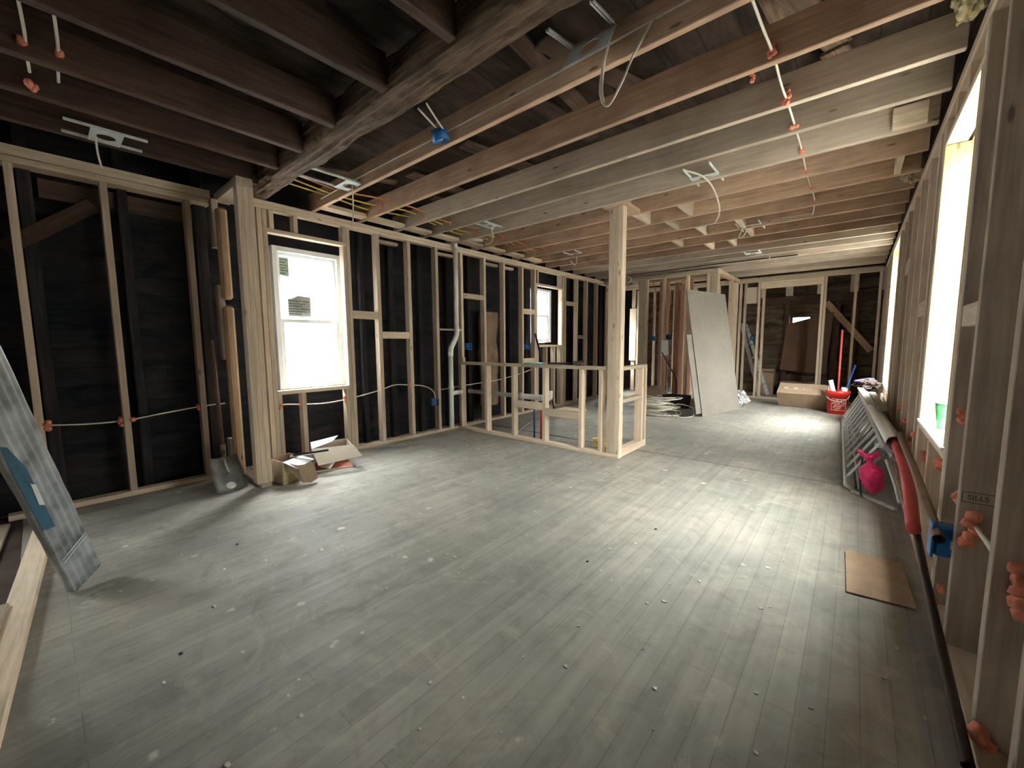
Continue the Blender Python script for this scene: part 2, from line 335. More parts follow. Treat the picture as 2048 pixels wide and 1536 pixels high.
# ---- left wall, window part
bx('top_plate', XL-.09, XL, 1.29, 9.2, 2.61, 2.65, 'pine', wl); bx('top_plate', XL-.09, XL, 1.29, 9.2, 2.57, 2.609, 'pine', wl)
bx('bottom_plate', XL-.09, XL, 1.29, 9.2, 0, .041, 'pine', wl)
for y0, y1 in [(1.465, 1.508), (2.36, 2.40), (2.725, 2.775), (3.175, 3.222), (3.625, 3.672), (4.09, 4.136), (4.573, 4.618), (5.03, 5.072), (5.515, 5.56), (5.87, 5.912), (6.80, 6.845), (6.875, 6.915), (7.33, 7.37), (7.72, 7.765), (8.18, 8.22), (8.9, 8.94)]:
    stud(wl, XL-.09, XL, y0, y1)
for y0, y1 in [(1.51, 1.553), (2.316, 2.358)]:
    stud(wl, XL-.09, XL, y0, y1, z1=2.355, mat='pine', name='jack_stud')
for y0, y1 in [(1.555, 1.592), (1.785, 1.83), (2.275, 2.314)]:
    bx('cripple_stud', XL-.09, XL, y0, y1, .042, .742, 'pine', wl)
for y0, y1 in [(1.51, 1.553), (1.575, 1.615), (1.80, 1.842), (2.316, 2.358)]:
    bx('cripple_stud', XL-.09, XL, y0, y1, 2.397, 2.569, 'pine', wl)
bx('header', XL-.09, XL, 1.51, 2.358, 2.357, 2.395, 'pine', wl); bx('window_sill_plate', XL-.09, XL, 1.555, 2.314, .744, .784, 'pine', wl)
for y0, y1 in [(5.914, 5.956), (6.756, 6.798)]: stud(wl, XL-.09, XL, y0, y1, z1=2.30, name='jack_stud')
bx('header', XL-.09, XL, 5.914, 6.798, 2.302, 2.34, 'pine', wl); bx('window_sill_plate', XL-.09, XL, 5.958, 6.754, 1.185, 1.222, 'pine', wl)
for y0 in (5.958, 6.24, 6.50, 6.715): bx('cripple_stud', XL-.09, XL, y0, y0+.038, .042, 1.183, 'pine', wl)
for y0 in (5.958, 6.715): bx('cripple_stud', XL-.09, XL, y0, y0+.038, 2.342, 2.569, 'pine', wl)
for y0, y1, z0, z1 in [(2.402, 2.723, 1.555, 1.645), (2.777, 3.173, 1.325, 1.41), (4.138, 4.571, 1.925, 2.00), (5.562, 5.868, 1.77, 1.86), (6.917, 7.328, 2.01, 2.09), (7.372, 7.718, 1.345, 1.42), (3.674, 4.088, 1.445, 1.47), (5.562, 5.868, .91, .99)]:
    bx('blocking', XL-.04, XL-.001, y0, y1, z0, z1, 'pine', wl)
for y0, z0, l in [(2.80, 2.50, .30), (3.70, 2.50, .33), (4.66, 2.50, .34), (5.10, 2.50, .3)]:
    bx('blocking', XL-.16, XL-.092, y0, y0+l, z0, z0+.04, 'pineside', wl)
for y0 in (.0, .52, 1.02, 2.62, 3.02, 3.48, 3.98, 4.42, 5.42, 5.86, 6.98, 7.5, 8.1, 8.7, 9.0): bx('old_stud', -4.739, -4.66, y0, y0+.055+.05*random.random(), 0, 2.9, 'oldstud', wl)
# front-left part, stepped back
bx('top_plate', XLF-.14, XLF, -.3, 1.13, 2.53, 2.575, 'pine', wl); bx('top_plate', XLF-.14, XLF, -.3, 1.13, 2.58, 2.65, 'pine', wl)
bx('bottom_plate', XLF-.09, XLF, -.23, 1.13, 0, .041, 'pine', wl)
for y0 in (-.053, .415, .935): stud(wl, XLF-.09, XLF, y0, y0+.044, z1=2.528)
stick('brace', (-4.68, -.1, 1.95), (-4.64, .38, 2.36), .03, .10, 'old', wl)
bx('header', XLF-.16, XLF-.145, .1, 1.1, 2.36, 2.5, 'old', wl)
# wing with the tripled stud under the beam
bx('bottom_plate', -4.54, -3.895, 1.18, 1.265, 0, .041, 'pine', wl)
bx('top_plate', -4.52, -3.895, 1.15, 1.27, 2.55, 2.62, 'pine', wl)
for i in range(3): stud(wl, -3.985, -3.895, 1.15+.0405*i, 1.19+.0405*i, z0=.042, z1=2.549)
bx('jack_stud', -4.345, -4.27, 1.10, 1.18, .042, 1.60, 'stain', wl, .018); bx('jack_stud', -4.345, -4.27, 1.10, 1.18, 1.66, 2.45, 'stain', wl, .018)
for z0, z1 in ((2.13, 2.549), (1.12, 1.80), (.042, .38)): bx('blocking', -4.50, -4.42, 1.10, 1.15, z0, z1, 'pineside', wl)
# ---- near wall plates at the photographer's feet
stick('bottom_plate', (-4.40, -.045, .0245), (-1.55, -.248, .0245), .092, .042, 'pine', wf); stick('bottom_plate', (-4.44, -.255, .0135), (-1.55, -.40, .0135), .075, .02, 'pineside', wf)
stick('blocking', (-2.95, -.215, .052), (-2.45, -.25, .052), .07, .019, 'pineside', wf)
stud(wf, -2.40, -2.20, -.40, -.312, 0, 2.6)
# ---- right wall
rw = lambda a, b, c, d, n, mt='pine': bx(n, XR, XR+.09, a, b, c, d, mt, wr)
rw(-2.5, YB, 2.61, 2.65, 'top_plate'); rw(-2.5, YB, 2.568, 2.608, 'top_plate'); rw(-2.5, YB, 0, .041, 'bottom_plate')
for y0 in (-2.0, -.50, .0, .45, .90, 1.398, 1.745, 2.262, 2.60, 3.69, 3.86, 4.32, 4.84, 5.35, 5.88, 6.35, 6.82, 8.28, 8.68, 9.1, 9.5, 9.9, 10.2):
    stud(wr, XR, XR+.09, y0, y0+.042, z1=2.567, mat='pineside')
for y0, z0, z1 in ((2.645, .042, 2.41), (3.635, .042, 2.41), (6.905, .042, 2.55), (8.205, .042, 2.55)):
    rw(y0, y0+.04, z0, z1, 'jack_stud')
rw(2.687, 3.633, .70, .74, 'window_sill_plate', 'pine'); rw(6.947, 8.203, .585, .62, 'window_sill_plate')
bx('sill_board', XR-.012, XR+.225, 2.687, 3.633, .742, .757, 'white', wr)
rw(2.645, 3.675, 2.412, 2.45, 'header'); rw(6.905, 8.245, 2.552, 2.566, 'header', 'pineside')
for y0 in (2.645, 3.0, 3.3, 3.635): rw(y0, y0+.038, 2.452, 2.566, 'cripple_stud')
for y0 in (3.16, 7.3, 7.8): rw(y0, y0+.04, .042, .698 if y0 < 5 else .583, 'cripple_stud')
for y0, y1, z0, z1 in ((2.306, 2.598, 1.31, 1.40), (3.905, 4.318, 1.43, 1.53), (5.4, 5.87, 1.92, 2.05)): bx('blocking', XR+.003, XR+.043, y0, y1, z0, z1, 'pineside', wr)
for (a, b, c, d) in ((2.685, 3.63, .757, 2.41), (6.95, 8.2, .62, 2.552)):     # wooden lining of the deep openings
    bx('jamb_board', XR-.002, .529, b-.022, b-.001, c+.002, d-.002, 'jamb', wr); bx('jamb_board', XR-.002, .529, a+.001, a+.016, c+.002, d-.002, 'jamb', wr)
# ---- partition A, partition B and the far framed wall
pa = flatbox('wall_partition', -4.36, -3.60, 8.44, 8.53, 0, .002, 'pine')
for a, b in ((-4.36, -3.61),): pass
bx('top_plate', -4.44, -2.06, 8.45, 8.54, 2.61, 2.65, 'pine', pa); bx('top_plate', -4.44, -2.06, 8.45, 8.54, 2.57, 2.609, 'pine', pa)
bx('header', -4.40, -3.61, 8.45, 8.54, 2.40, 2.48, 'pine', pa); bx('bottom_plate', -3.61, -2.06, 8.45, 8.54, .006, .046, 'pine', pa)
bx('blocking', -3.75, -3.63, 8.45, 8.54, 2.482, 2.569, 'pine', pa)
stud(pa, -3.60, -3.47, 8.45, 8.49, .047); stud(pa, -3.60, -3.56, 8.49, 8.54, .047); stud(pa, -3.462, -3.42, 8.45, 8.54, .047)
for x0 in (-3.10, -2.63): stud(pa, x0, x0+.042, 8.45, 8.54, .047)
stud(pa, -2.25, -2.20, 8.45, 8.54, .047); stud(pa, -2.195, -2.06, 8.45, 8.49, .047); stud(pa, -4.40, -4.36, 8.45, 8.54, .047)
bx('top_plate', -2.15, -2.06, 8.545, YB, 2.61, 2.65, 'pine', pa); bx('top_plate', -2.15, -2.06, 8.545, YB, 2.57, 2.609, 'stain', pa)
bx('bottom_plate', -2.15, -2.06, 8.545, YB, .006, .046, 'pine', pa)
for y0 in (8.56, 9.75, 10.2): stud(pa, -2.15, -2.06, y0, y0+.042, .047)
# rear room framing seen through partition A
for i, x0 in enumerate((-3.9, -3.42, -3.30, -2.95, -2.80, -2.45)): stud(pa, x0, x0+.09, 9.15+.01*(i % 3), 9.19+.01*(i % 3), .02, 2.60, 'red' if i % 3 else 'stain')
for y0 in (8.75, 9.1, 9.5, 9.9): stud(pa, -2.95, -2.86, y0, y0+.04, .02, 2.5, 'pine' if y0 > 9.3 else 'red')
bx('top_plate', -3.95, -2.4, 9.15, 9.24, 2.602, 2.64, 'stain', pa)
for y0 in (8.6, 9.05, 9.95, 10.25): stud(pa, -4.42, -4.33, y0, y0+.04, .02, 2.6, 'pine')
bx('jamb_board', -4.45, -4.28, 9.90, 9.94, .8, 2.12, 'pine', pa)
far = bx('wall_far', -2.06, .42, YB, YB+.09, .006, .046, 'pine'); structure(far)
bx('top_plate', -4.4, .33, YB, YB+.09, 2.61, 2.65, 'pine', far); bx('top_plate', -4.4, .33, YB, YB+.09, 2.55, 2.609, 'pine', far)
for x0 in (-2.05, -1.955, -1.69, -1.60, -.595, -.545, -.08, .27): stud(far, x0, x0+.042, YB, YB+.09, .047, 2.549)
bx('header', -1.64, -.555, YB-.01, YB+.05, 2.40, 2.548, 'pine', far)
bx('blocking', -1.95, -1.71, YB+.02, YB+.06, 2.1, 2.45, 'cardin', far)
for x0 in (-4.0, -3.5, -3.0, -2.5): stud(far, x0, x0+.042, YB, YB+.09, .047, 2.549)
# old structure beyond the far framing
bx('old_stud', -1.32, -1.22, 11.45, 11.59, .0, 2.3, 'old', wb); bx('old_stud', -.42, -.3, 11.45, 11.59, 0, 2.3, 'old', wb); bx('old_beam', -2.4, .4, 11.42, 11.59, 2.12, 2.3, 'old', wb)
bx('old_stud', -.12, .0, 11.40, 11.59, 0, 2.1, 'old', wb)
for x0 in (-1.86, -1.30, -.72, -.16, .30): bx('blocking', x0, x0+.14, 11.30, 11.34, 2.30, 2.75, 'cardin', wb)
stick('brace', (-.55, 11.40, 2.12), (.25, 11.40, 1.05), .05, .12, 'joist', wb)
slab('wall_panel', [(-1.34, 11.39, .60), (-.48, 11.39, .52), (-.40, 11.39, 1.9), (-1.25, 11.39, 1.66)], .03, 'brown', wb)
# ---- window_1 (big left) and window_2
def window(name, x, y0, y1, z0, z1, zm, fr=.05):
    w = bx(name, x-.05, x+.045, y0, y0+fr, z0, z1, 'white'); structure(w)
    for a in ((y1-fr*1.6, y1, z0, z1), (y0+fr, y1-fr*1.6, z1-fr, z1), (y0+fr, y1-fr*1.6, z0, z0+.03)): bx('window_frame', x-.05, x+.045, *a, 'white', w)
    for n, xx, a, b in (('lower_sash', x+.012, z0+.03, zm+.02), ('upper_sash', x-.018, zm-.02, z1-fr)):
        bm = bmesh.new(); t = .034; ya, yb = y0+fr, y1-fr*1.6
        for q in ((ya, ya+t, a, b), (yb-t, yb, a, b), (ya+t, yb-t, a, a+t), (ya+t, yb-t, b-t, b)):
            bmesh.ops.create_cube(bm, size=1, matrix=Matrix.Translation((xx, (q[0]+q[1])/2, (q[2]+q[3])/2)) @ Matrix.Diagonal((.028, q[1]-q[0], q[3]-q[2], 1)))
        s = link(n, bm, 'white', w)
        bx('pane', xx-.003, xx+.003, ya+t, yb-t, a+t, b-t, 'glass', s, 0)
    bx('sash_lock', x+.026, x+.05, (y0+y1)/2-.03, (y0+y1)/2+.03, zm+.02, zm+.032, 'white', w)
    return w
w1 = window('window_1', -4.68, 1.645, 2.405, .78, 2.28, 1.51); w2 = window('window_2', -4.68, 6.135, 6.655, 1.275, 2.285, 1.78, .04)
w3 = window('window_3', -4.77, 9.205, 9.895, .805, 2.095, 1.45, .04)
for i, (y0, y1, z0, z1) in enumerate(((2.70, 3.61, .76, 2.405), (6.97, 8.18, .625, 2.55))):
    w = bx('window_%d' % (4+i), .53, .565, y0, y0+.03, z0, z1, 'white'); structure(w)
    for a in ((y1-.03, y1, z0, z1), (y0+.03, y1-.03, z1-.03, z1), (y0+.03, y1-.03, z0, z0+.03), (y0+.03, y1-.03, (z0+z1)/2-.02, (z0+z1)/2+.02)): bx('window_frame', .53, .565, *a, 'white', w)
    bx('pane', .546, .550, y0+.03, y1-.03, z0+.03, z1-.03, 'glass', w, 0)

w_added = window('window_6', -4.77, -2.17, -1.27, .93, 2.17, 1.55, .04)  # added unseen window behind the camera, lets in extra daylight

# ------------------------------------------------------------------ ceiling timbers
JY = [2.03, 2.55, 3.045, 3.45, 3.92, 4.39, 4.88, 5.35, 5.84, 6.31, 6.79, 7.28, 7.74, 8.19, 8.62, 9.08, 9.55, 10.0]
for i, y in enumerate(JY):
    h = .185 if i != 3 else .20
    bx('joist', -4.50, .325 if i else .33, y-.042, y, ZC+.001, ZC+h, 'joist' if i in (0, 1, 5, 6, 7, 8, 9, 10) else 'pineside', ce, .004)
for x in (-.98, -.38, .15, -1.56, -2.13, -2.72, -3.22, -3.68, -4.15):
    bx('old_joist', x-.0, x+.055, -2.5, 1.385, ZC+.01+.01*random.random(), ZC+.21, 'old', ce, .006)
# flat blocks above the left plate and the vertical blocks between joists
for a, b in zip(JY[:8], JY[1:9]): bx('blocking', -4.36, -4.23, a+.002, b-.045, ZC+.012, ZC+.05, 'pine', ce)
for (k, x) in ((4, -2.0), (5, -1.98), (5, -1.50), (6, -1.80), (7, -1.60), (7, -1.16), (8, -2.05), (8, -1.15), (9, -1.75), (9, -1.45), (5, .16)):
    bx('blocking', x, x+.042, JY[k]+.002, JY[k+1]-.045, ZC+.004, ZC+.16, 'pine', ce)
bx('blocking', .10, .27, 3.838, 3.876, 2.665, 2.80, 'pine', ce)
bx('blocking', -2.10, -1.86, 3.93, 4.345, ZC+.002, ZC+.04, 'stain', ce)
random.seed(3)
for i in range(16):   # remnants of old ceiling boards high between the joists
    y = 1.62+random.random()*2.2; x = -4.1+random.random()*4.2; a = random.uniform(-.25, .25)
    stick('old_board', (x, y, 2.93), (x+.9*math.sin(a)+.1, y+.7+random.random()*.5, 2.95), .10+.05*random.random(), .02, 'beam' if i % 3 else 'old', ce)
# the hewn beam
bm = bmesh.new(); nx, ns = 170, 28; rings = []
for i in range(nx+1):
    x = -4.47+i/nx*4.9; ring = []
    for k in range(ns):
        a = 2*math.pi*(k+.5)/ns; ca, sa = math.cos(a), math.sin(a); q = 1/max(abs(ca), abs(sa)); q = min(q, 1.22)
        y = 1.485+ca*q*.098; z = ZC+.11+sa*q*.108; n = noise.noise(Vector((x*1.2, y*9, z*9)))*.026+noise.noise(Vector((x*4, y*26, z*26)))*.016+abs(noise.noise(Vector((x*9, y*30, z*30))))*-.012
        ring.append(bm.verts.new((x, y+ca*n, z+sa*n)))
    rings.append(ring)
for a, b in zip(rings, rings[1:]):
    for k in range(ns): bm.faces.new((a[k], a[(k+1) % ns], b[(k+1) % ns], b[k]))
bm.faces.new(rings[0][::-1]); bm.faces.new(rings[-1])
c = Vector((-2, 1.485, ZC)); tag(link('timber_beam', bm, 'beam', None, rebase(bm, c)), 'rough hewn dark timber beam crossing the ceiling from the tripled stud', 'beam')

# ------------------------------------------------------------------ half wall and post
hw = thing('half_wall', 'waist-high L-shaped stud half wall of new pine in the middle of the room', 'half wall', (-3.2, 4.02, 0))
Y0, Y1 = 3.98, 4.07
bx('top_plate', -4.36, -2.045, Y0, Y1, .955, .995, 'pine', hw); bx('bottom_plate', -4.44, -1.885, Y0, Y1, .001, .041, 'pine', hw)
for x0 in (-4.40, -3.885, -3.40, -2.90, -2.385): stud(hw, x0, x0+.042, Y0, Y1, .042, .954)
stud(hw, -2.135, -2.095, Y0, Y1, .042, .954)
bx('blocking', -3.357, -2.901, Y0+.0, Y0+.04, .43, .52, 'pine', hw); bx('blocking', -2.857, -2.386, Y0, Y0+.04, .37, .46, 'pine', hw)
bx('top_plate', -1.975, -1.885, 4.075, 4.72, .955, .995, 'pine', hw); bx('bottom_plate', -1.975, -1.885, 4.075, 4.72, .007, .047, 'pine', hw); bx('bottom_plate', -1.975, -1.885, 4.075, 4.72, .048, .088, 'pine', hw)
for y0 in (4.58, 4.68): stud(hw, -1.975, -1.885, y0, y0+.04, .089, .954)
bx('blocking', -1.975, -1.885, 4.075, 4.578, .60, .64, 'pine', hw)
stud(hw, -4.50+.06, -4.41, 4.075, 4.12, .042, 1.05)
ps = thing('timber_post', 'tall built-up pine post at the corner of the half wall carrying the joists', 'post', (-1.95, 4.02, 0))
for k in range(3): bx('post_stud', -2.035+.0505*k, -1.985+.0505*k, Y0+.001, Y1-.001, .042, ZC+.0, 'pine', ps)

# ------------------------------------------------------------------ pipes
dp = thing('drain_pipe', 'white plastic drain pipe with an offset, from left wall down behind the half wall', 'pipe', (-4.40, 3.82, .04))
tube('upper_pipe', [(-4.40, 3.95, 2.62), (-4.40, 3.945, 1.47)], .033, 'pvc', dp, 16, 0)
tube('pipe_offset', [(-4.40, 3.945, 1.50), (-4.40, 3.945, 1.40), (-4.40, 3.90, 1.30), (-4.40, 3.835, 1.20), (-4.40, 3.82, 1.10)], .036, 'pvc', dp, 16)
tube('lower_pipe', [(-4.40, 3.82, 1.14), (-4.40, 3.815, .042)], .034, 'pvc', dp, 16, 0)
tube('upper_elbow', [(-4.40, 3.95, 2.60), (-4.40, 3.96, 2.70), (-4.36, 4.06, 2.74), (-4.2, 4.3, 2.75)], .034, 'pvc', dp, 16)
for p in ((-4.40, 3.82, 1.10), (-4.40, 3.82, .62)): tube('coupling', [(p[0], p[1], p[2]-.03), (p[0], p[1], p[2]+.03)], .039, 'pvc', dp, 16, 0)
tube('tee_branch', [(-4.40, 3.82, .54), (-4.40, 3.87, .545), (-4.385, 3.93, .55), (-4.33, 3.965, .55)], .032, 'pvc', dp, 16)
dh = thing('waste_pipe', 'grey horizontal waste pipe running through the studs of the half wall', 'pipe', (-3.6, 4.12, .55))
tube('long_pipe', [(-4.34, 4.115, .555), (-3.30, 4.115, .56)], .030, 'pvcg', dh, 16, 0)
tube('white_section', [(-3.36, 4.115, .56), (-2.99, 4.115, .562)], .036, 'pvc', dh, 16, 0)
tube('elbow', [(-3.0, 4.115, .562), (-2.92, 4.115, .562), (-2.885, 4.115, .58), (-2.88, 4.115, .66)], .036, 'pvc', dh, 16)
for x in (-3.34, -3.02): tube('coupling', [(x-.02, 4.115, .561), (x+.02, 4.115, .561)], .042, 'pvc', dh, 16, 0)
tag(tube('water_pipe', [(-3.16, 4.16, .006), (-3.16, 4.16, .50)], .012, 'pexblue'), 'blue water pipe stub rising from the floor behind the half wall', 'pipe')
tag(tube('water_pipe', [(-3.03, 4.13, .006), (-3.02, 4.13, .50)], .014, 'pexred'), 'red water pipe stub rising from the floor behind the half wall', 'pipe')

# ------------------------------------------------------------------ electrical: boxes, brackets, cables, foam
def outlet_box(label, loc, facing, s=(.05, .085, .10)):
    t = thing('electrical_box', label, 'electrical box', loc, 'blue plastic electrical boxes on studs')
    x, y, z = loc; w, d, h = s; bm = bmesh.new(); f = Vector(facing).normalized(); sd = Vector((-f.y, f.x, 0))
    def q(a, b, c_): return Vector(loc)+sd*a+f*b+Vector((0, 0, c_))
    for (a0, a1, b0, b1, c0, c1) in ((-w, w, -d, -d+.006, -h/2, h/2), (-w, -w+.006, -d, 0, -h/2, h/2), (w-.006, w, -d, 0, -h/2, h/2), (-w, w, -d, 0, -h/2, -h/2+.006), (-w, w, -d, 0, h/2-.006, h/2)):
        vs = [bm.verts.new(q(a, b, c_)) for c_ in (c0, c1) for b in (b0, b1) for a in (a0, a1)]
        for fc in ((0, 1, 3, 2), (4, 6, 7, 5), (0, 4, 5, 1), (2, 3, 7, 6), (0, 2, 6, 4), (1, 5, 7, 3)): bm.faces.new([vs[i] for i in fc])
    link('box_body', bm, 'blue', t)
    tube('wire_end', [q(0, -d+.01, h/2-.01), q(.01, -.02, 0), q(-.01, .004, -.02)], .004, 'cable', t, 6)
    return t
outlet_box('blue electrical box on the left wall stud just behind the white drain pipe', (-4.40, 4.20, 1.215), (1, 0, 0))
outlet_box('blue electrical box left of the small far window on the left wall', (-4.40, 5.62, 1.20), (1, 0, 0))
outlet_box('low dark blue electrical box on the stud left of the drain pipe', (-4.44, 3.56, .44), (1, -.4, 0))
outlet_box('blue electrical box on the reddish stud in the rear partition opening', (-3.34, 8.62, 1.34), (0, -1, 0))
outlet_box('blue electrical box above the white plastic pouch in the rear partition', (-3.01, 8.62, 1.37), (0, -1, 0))
outlet_box('blue electrical box beside the stepladder in the far wall framing', (-1.76, 10.30, 1.33), (0, -1, 0))
t = thing('electrical_box', 'large blue double electrical box on the right wall behind a brown pipe end', 'electrical box', (.33, 2.34, .44), 'blue plastic electrical boxes on studs')
bx('box_body', .292, .385, 2.30, 2.375, .378, .505, 'blue', t, .008); bx('box_flange', .280, .291, 2.295, 2.38, .372, .511, 'blue', t, .003)
bx('box_label', .335, .365, 2.2975, 2.2995, .42, .455, 'paper', t, 0)
def cable(label, pts, mat='cable', r=.005, group=None, smooth=8):
    return tag(tube('cable', pts, r, mat, seg=7, smooth=smooth, flat=.75), label, 'cable', group)
def bracket(label, x, y, z, sx=.22, sy=.18, hole=.05, bars=.35, barx=1, cab=None, tilt=0, barc=0):
    t = thing('light_bracket', label, 'light bracket', (x, y, z), 'recessed light brackets in the ceiling')
    R = Matrix.Translation((x, y, z)) @ Euler((tilt, 0, 0)).to_matrix().to_4x4(); bm = bmesh.new(); n = 24
    outer = []
    for k in range(n):
        a = 2*math.pi*k/n; c_, s_ = math.cos(a), math.sin(a); q = 1/max(abs(c_), abs(s_)); outer.append((c_*q*sx/2, s_*q*sy/2))
    for zz in (0, .003):
        pass
    vo = [[bm.verts.new((a, b, zz)) for a, b in outer] for zz in (0, .003)]
    vi = [[bm.verts.new((hole*math.cos(2*math.pi*k/n), hole*math.sin(2*math.pi*k/n), zz)) for k in range(n)] for zz in (0, .003)]
    for k in range(n):
        j = (k+1) % n
        bm.faces.new((vo[0][k], vo[0][j], vi[0][j], vi[0][k])); bm.faces.new((vo[1][k], vi[1][k], vi[1][j], vo[1][j]))
        bm.faces.new((vo[0][k], vo[1][k], vo[1][j], vo[0][j])); bm.faces.new((vi[0][k], vi[0][j], vi[1][j], vi[1][k]))
    link('mounting_plate', bm, 'galv', t, R)
    for s in (-1, 1) if bars else ():
        p0 = R @ Vector((s*sx*.46, barc-bars/2, .012)); p1 = R @ Vector((s*sx*.46, barc+bars/2, .012)); stick('hanger_bar', p0, p1, .012, .018, 'galv', t)
    if cab: tube('lead_wire', cab, .006, 'cable', t, 8, 8)
    return t
t = bracket('galvanised light bracket with two long bars tilted on the nearest new joist', -1.115, 1.925, 2.735, .26, .17, .055, 0, tilt=1.0,
        cab=[(-1.02, 1.965, 2.74), (-1.05, 1.95, 2.62), (-1.06, 1.95, 2.50), (-1.02, 1.96, 2.44), (-.95, 1.96, 2.52), (-.90, 1.97, 2.62), (-.80, 1.975, 2.75)])
tube('lead_wire', [(-1.02, 1.965, 2.74), (-1.035, 1.94, 2.64), (-1.05, 1.945, 2.52), (-1.04, 1.95, 2.46)], .006, 'cable', t, 8, 8)
for k in (0, .014):
    stick('hanger_bar', (-1.245+k, 1.965, 2.81), (-1.185+k, 1.655, 2.70), .008, .014, 'alu', t); stick('hanger_bar', (-1.01+k, 1.965, 2.815), (-.955+k, 1.655, 2.705), .008, .014, 'alu', t)
bracket('galvanised light bracket near the hewn beam end with a hanging twisted lead', -3.56, 1.94, 2.67, .24, .17, .055, .48, barc=-.16,
        cab=[(-3.55, 1.96, 2.68), (-3.56, 1.97, 2.55), (-3.57, 1.97, 2.42), (-3.58, 1.96, 2.33)])
bracket('galvanised light bracket with a long cable drooping from it in mid ceiling', -1.08, 3.885, 2.67, .22, .16, .05, .46, barc=-.06)
bracket('light bracket with two curled leads between joists above the rear plywood', -1.08, 5.83, 2.67, .26, .16, .05, .44, cab=[(-1.1, 5.8, 2.66), (-1.15, 5.86, 2.58), (-1.2, 5.85, 2.56), (-1.16, 5.76, 2.62), (-1.12, 5.75, 2.68)])
bracket('light bracket with looped leads above the white pipe elbow on the left', -3.52, 3.72, 2.69, .15, .15, .045, .48, cab=[(-3.5, 3.72, 2.68), (-3.53, 3.80, 2.60), (-3.6, 3.84, 2.53), (-3.7, 3.84, 2.52)])
bracket('small light bracket between joists over the far half of the left wall', -3.55, 5.80, 2.69, .22, .15, .045, .44, cab=[(-3.55, 5.8, 2.68), (-3.56, 5.84, 2.60), (-3.62, 5.88, 2.54), (-3.66, 5.80, 2.60)])
bracket('dim light bracket between the old dark joists at upper left', -3.98, .42, 2.665, .24, .16, .05, .40, cab=[(-3.98, .37, 2.67), (-4.06, .38, 2.58), (-4.14, .40, 2.50)])
bracket('light bracket with a curled end at the far end of the ceiling', -1.35, 7.60, 2.675, .22, .15, .045, .40, cab=[(-1.3, 7.6, 2.66), (-1.15, 7.62, 2.62), (-1.12, 7.6, 2.56), (-1.25, 7.6, 2.54)])
# round blue ceiling box on the first new joist
t = thing('ceiling_box', 'round blue ceiling box on the nearest new joist with two cable tails', 'electrical box', (-2.27, 1.93, 2.66))
bm = lathebm([(.0, .07), (.055, .07), (.060, .0), (.054, .0), (.050, .06), (.0, .06)], 24)
link('box_body', bm, 'blue', t, Matrix.Translation((-2.27, 1.93, 2.65)) @ Euler((.35, 0, 0)).to_matrix().to_4x4(), True)
for d in (0, .035): tube('cable_tail', [(-2.26+d, 1.92, 2.70), (-2.25+d*1.5, 1.84, 2.72), (-2.22+d*2.4, 1.70, 2.75)], .006, 'cable', t, 7)
tube('wire_end', [(-2.28, 1.93, 2.69), (-2.26, 1.93, 2.66), (-2.29, 1.92, 2.655)], .004, 'cable', t, 6)
# cables
cable('cable stapled along the face of the nearest new joist', [(-4.2, 1.978, 2.72), (-3.3, 1.980, 2.735), (-2.4, 1.980, 2.73), (-1.3, 1.980, 2.735), (-.6, 1.98, 2.75), (.25, 1.98, 2.75)], r=.006)
cable('white cable threaded across the new joists on the right, tied with orange foam', [(-.44, 1.75, 2.74), (-.42, 2.03, 2.69), (-.41, 2.3, 2.685), (-.405, 2.55, 2.70), (-.40, 2.8, 2.67), (-.40, 3.05, 2.69), (-.40, 3.45, 2.70), (-.40, 3.92, 2.70), (-.41, 4.39, 2.70), (-.41, 4.88, 2.70), (-.41, 5.3, 2.70), (-.44, 5.62, 2.66), (-.46, 5.79, 2.68)], r=.008)
cable('thin cable running along a middle joist to the light bracket', [(-.46, 5.79, 2.69), (-.8, 5.79, 2.70), (-1.05, 5.79, 2.69)], r=.006)
cable('long white cable drooping from the mid-ceiling light bracket', [(-1.19, 3.66, 2.70), (-1.08, 3.80, 2.66), (-1.04, 4.0, 2.60), (-1.06, 4.3, 2.50), (-1.2, 4.7, 2.50), (-1.38, 5.0, 2.58), (-1.52, 5.32, 2.66)], r=.008)
for i, (dx, mt, l) in enumerate(((0, 'cabley', 'yellow cable threaded through the joist ends, nearest the left wall'), (.14, 'cabley', 'yellow cable threaded through the joist ends beside two others'), (.30, 'cableo', 'orange cable threaded through the joist ends farthest from the left wall'))):
    cable(l, [(-4.16+dx+.02*math.sin(k*2.1+i), 1.62+k*.41, 2.75+.02*math.cos(k*1.7+i)) for k in range(10)], mt, .008)
cable('cable running through the dark front-left studs at knee height', [(-4.60, -.02, .665), (-4.60, .2, .64), (-4.60, .43, .635), (-4.60, .7, .665), (-4.60, .95, .69), (-4.58, 1.13, .70)], r=.006)
cable('cable running below the large left window and dropping to the low box', [(-4.50, 1.44, .60), (-4.50, 1.60, .635), (-4.50, 1.81, .615), (-4.50, 2.05, .60), (-4.50, 2.34, .62), (-4.50, 2.72, .68), (-4.50, 2.95, .73), (-4.50, 3.15, .715), (-4.49, 3.40, .68), (-4.48, 3.55, .60), (-4.46, 3.58, .48)], r=.007)
cable('cable running along the left wall behind the half wall', [(-4.50, 3.70, .60), (-4.50, 4.1, .62), (-4.50, 4.6, .64), (-4.50, 5.0, .66), (-4.50, 5.5, .72), (-4.50, 5.95, .80)], r=.007)
cable('small white cable arch on the floor behind the half wall', [(-3.42, 4.11, .046), (-3.36, 4.3, .16), (-3.2, 4.35, .22), (-3.06, 4.3, .15), (-3.0, 4.2, .01)], r=.006)
cable('bundle of black cable along the rear partition ceiling', [(-3.75, 8.14, 2.66), (-3.0, 8.10, 2.655), (-2.0, 8.10, 2.66), (-1.2, 8.12, 2.66), (-.8, 8.12, 2.655)], 'black', .010)
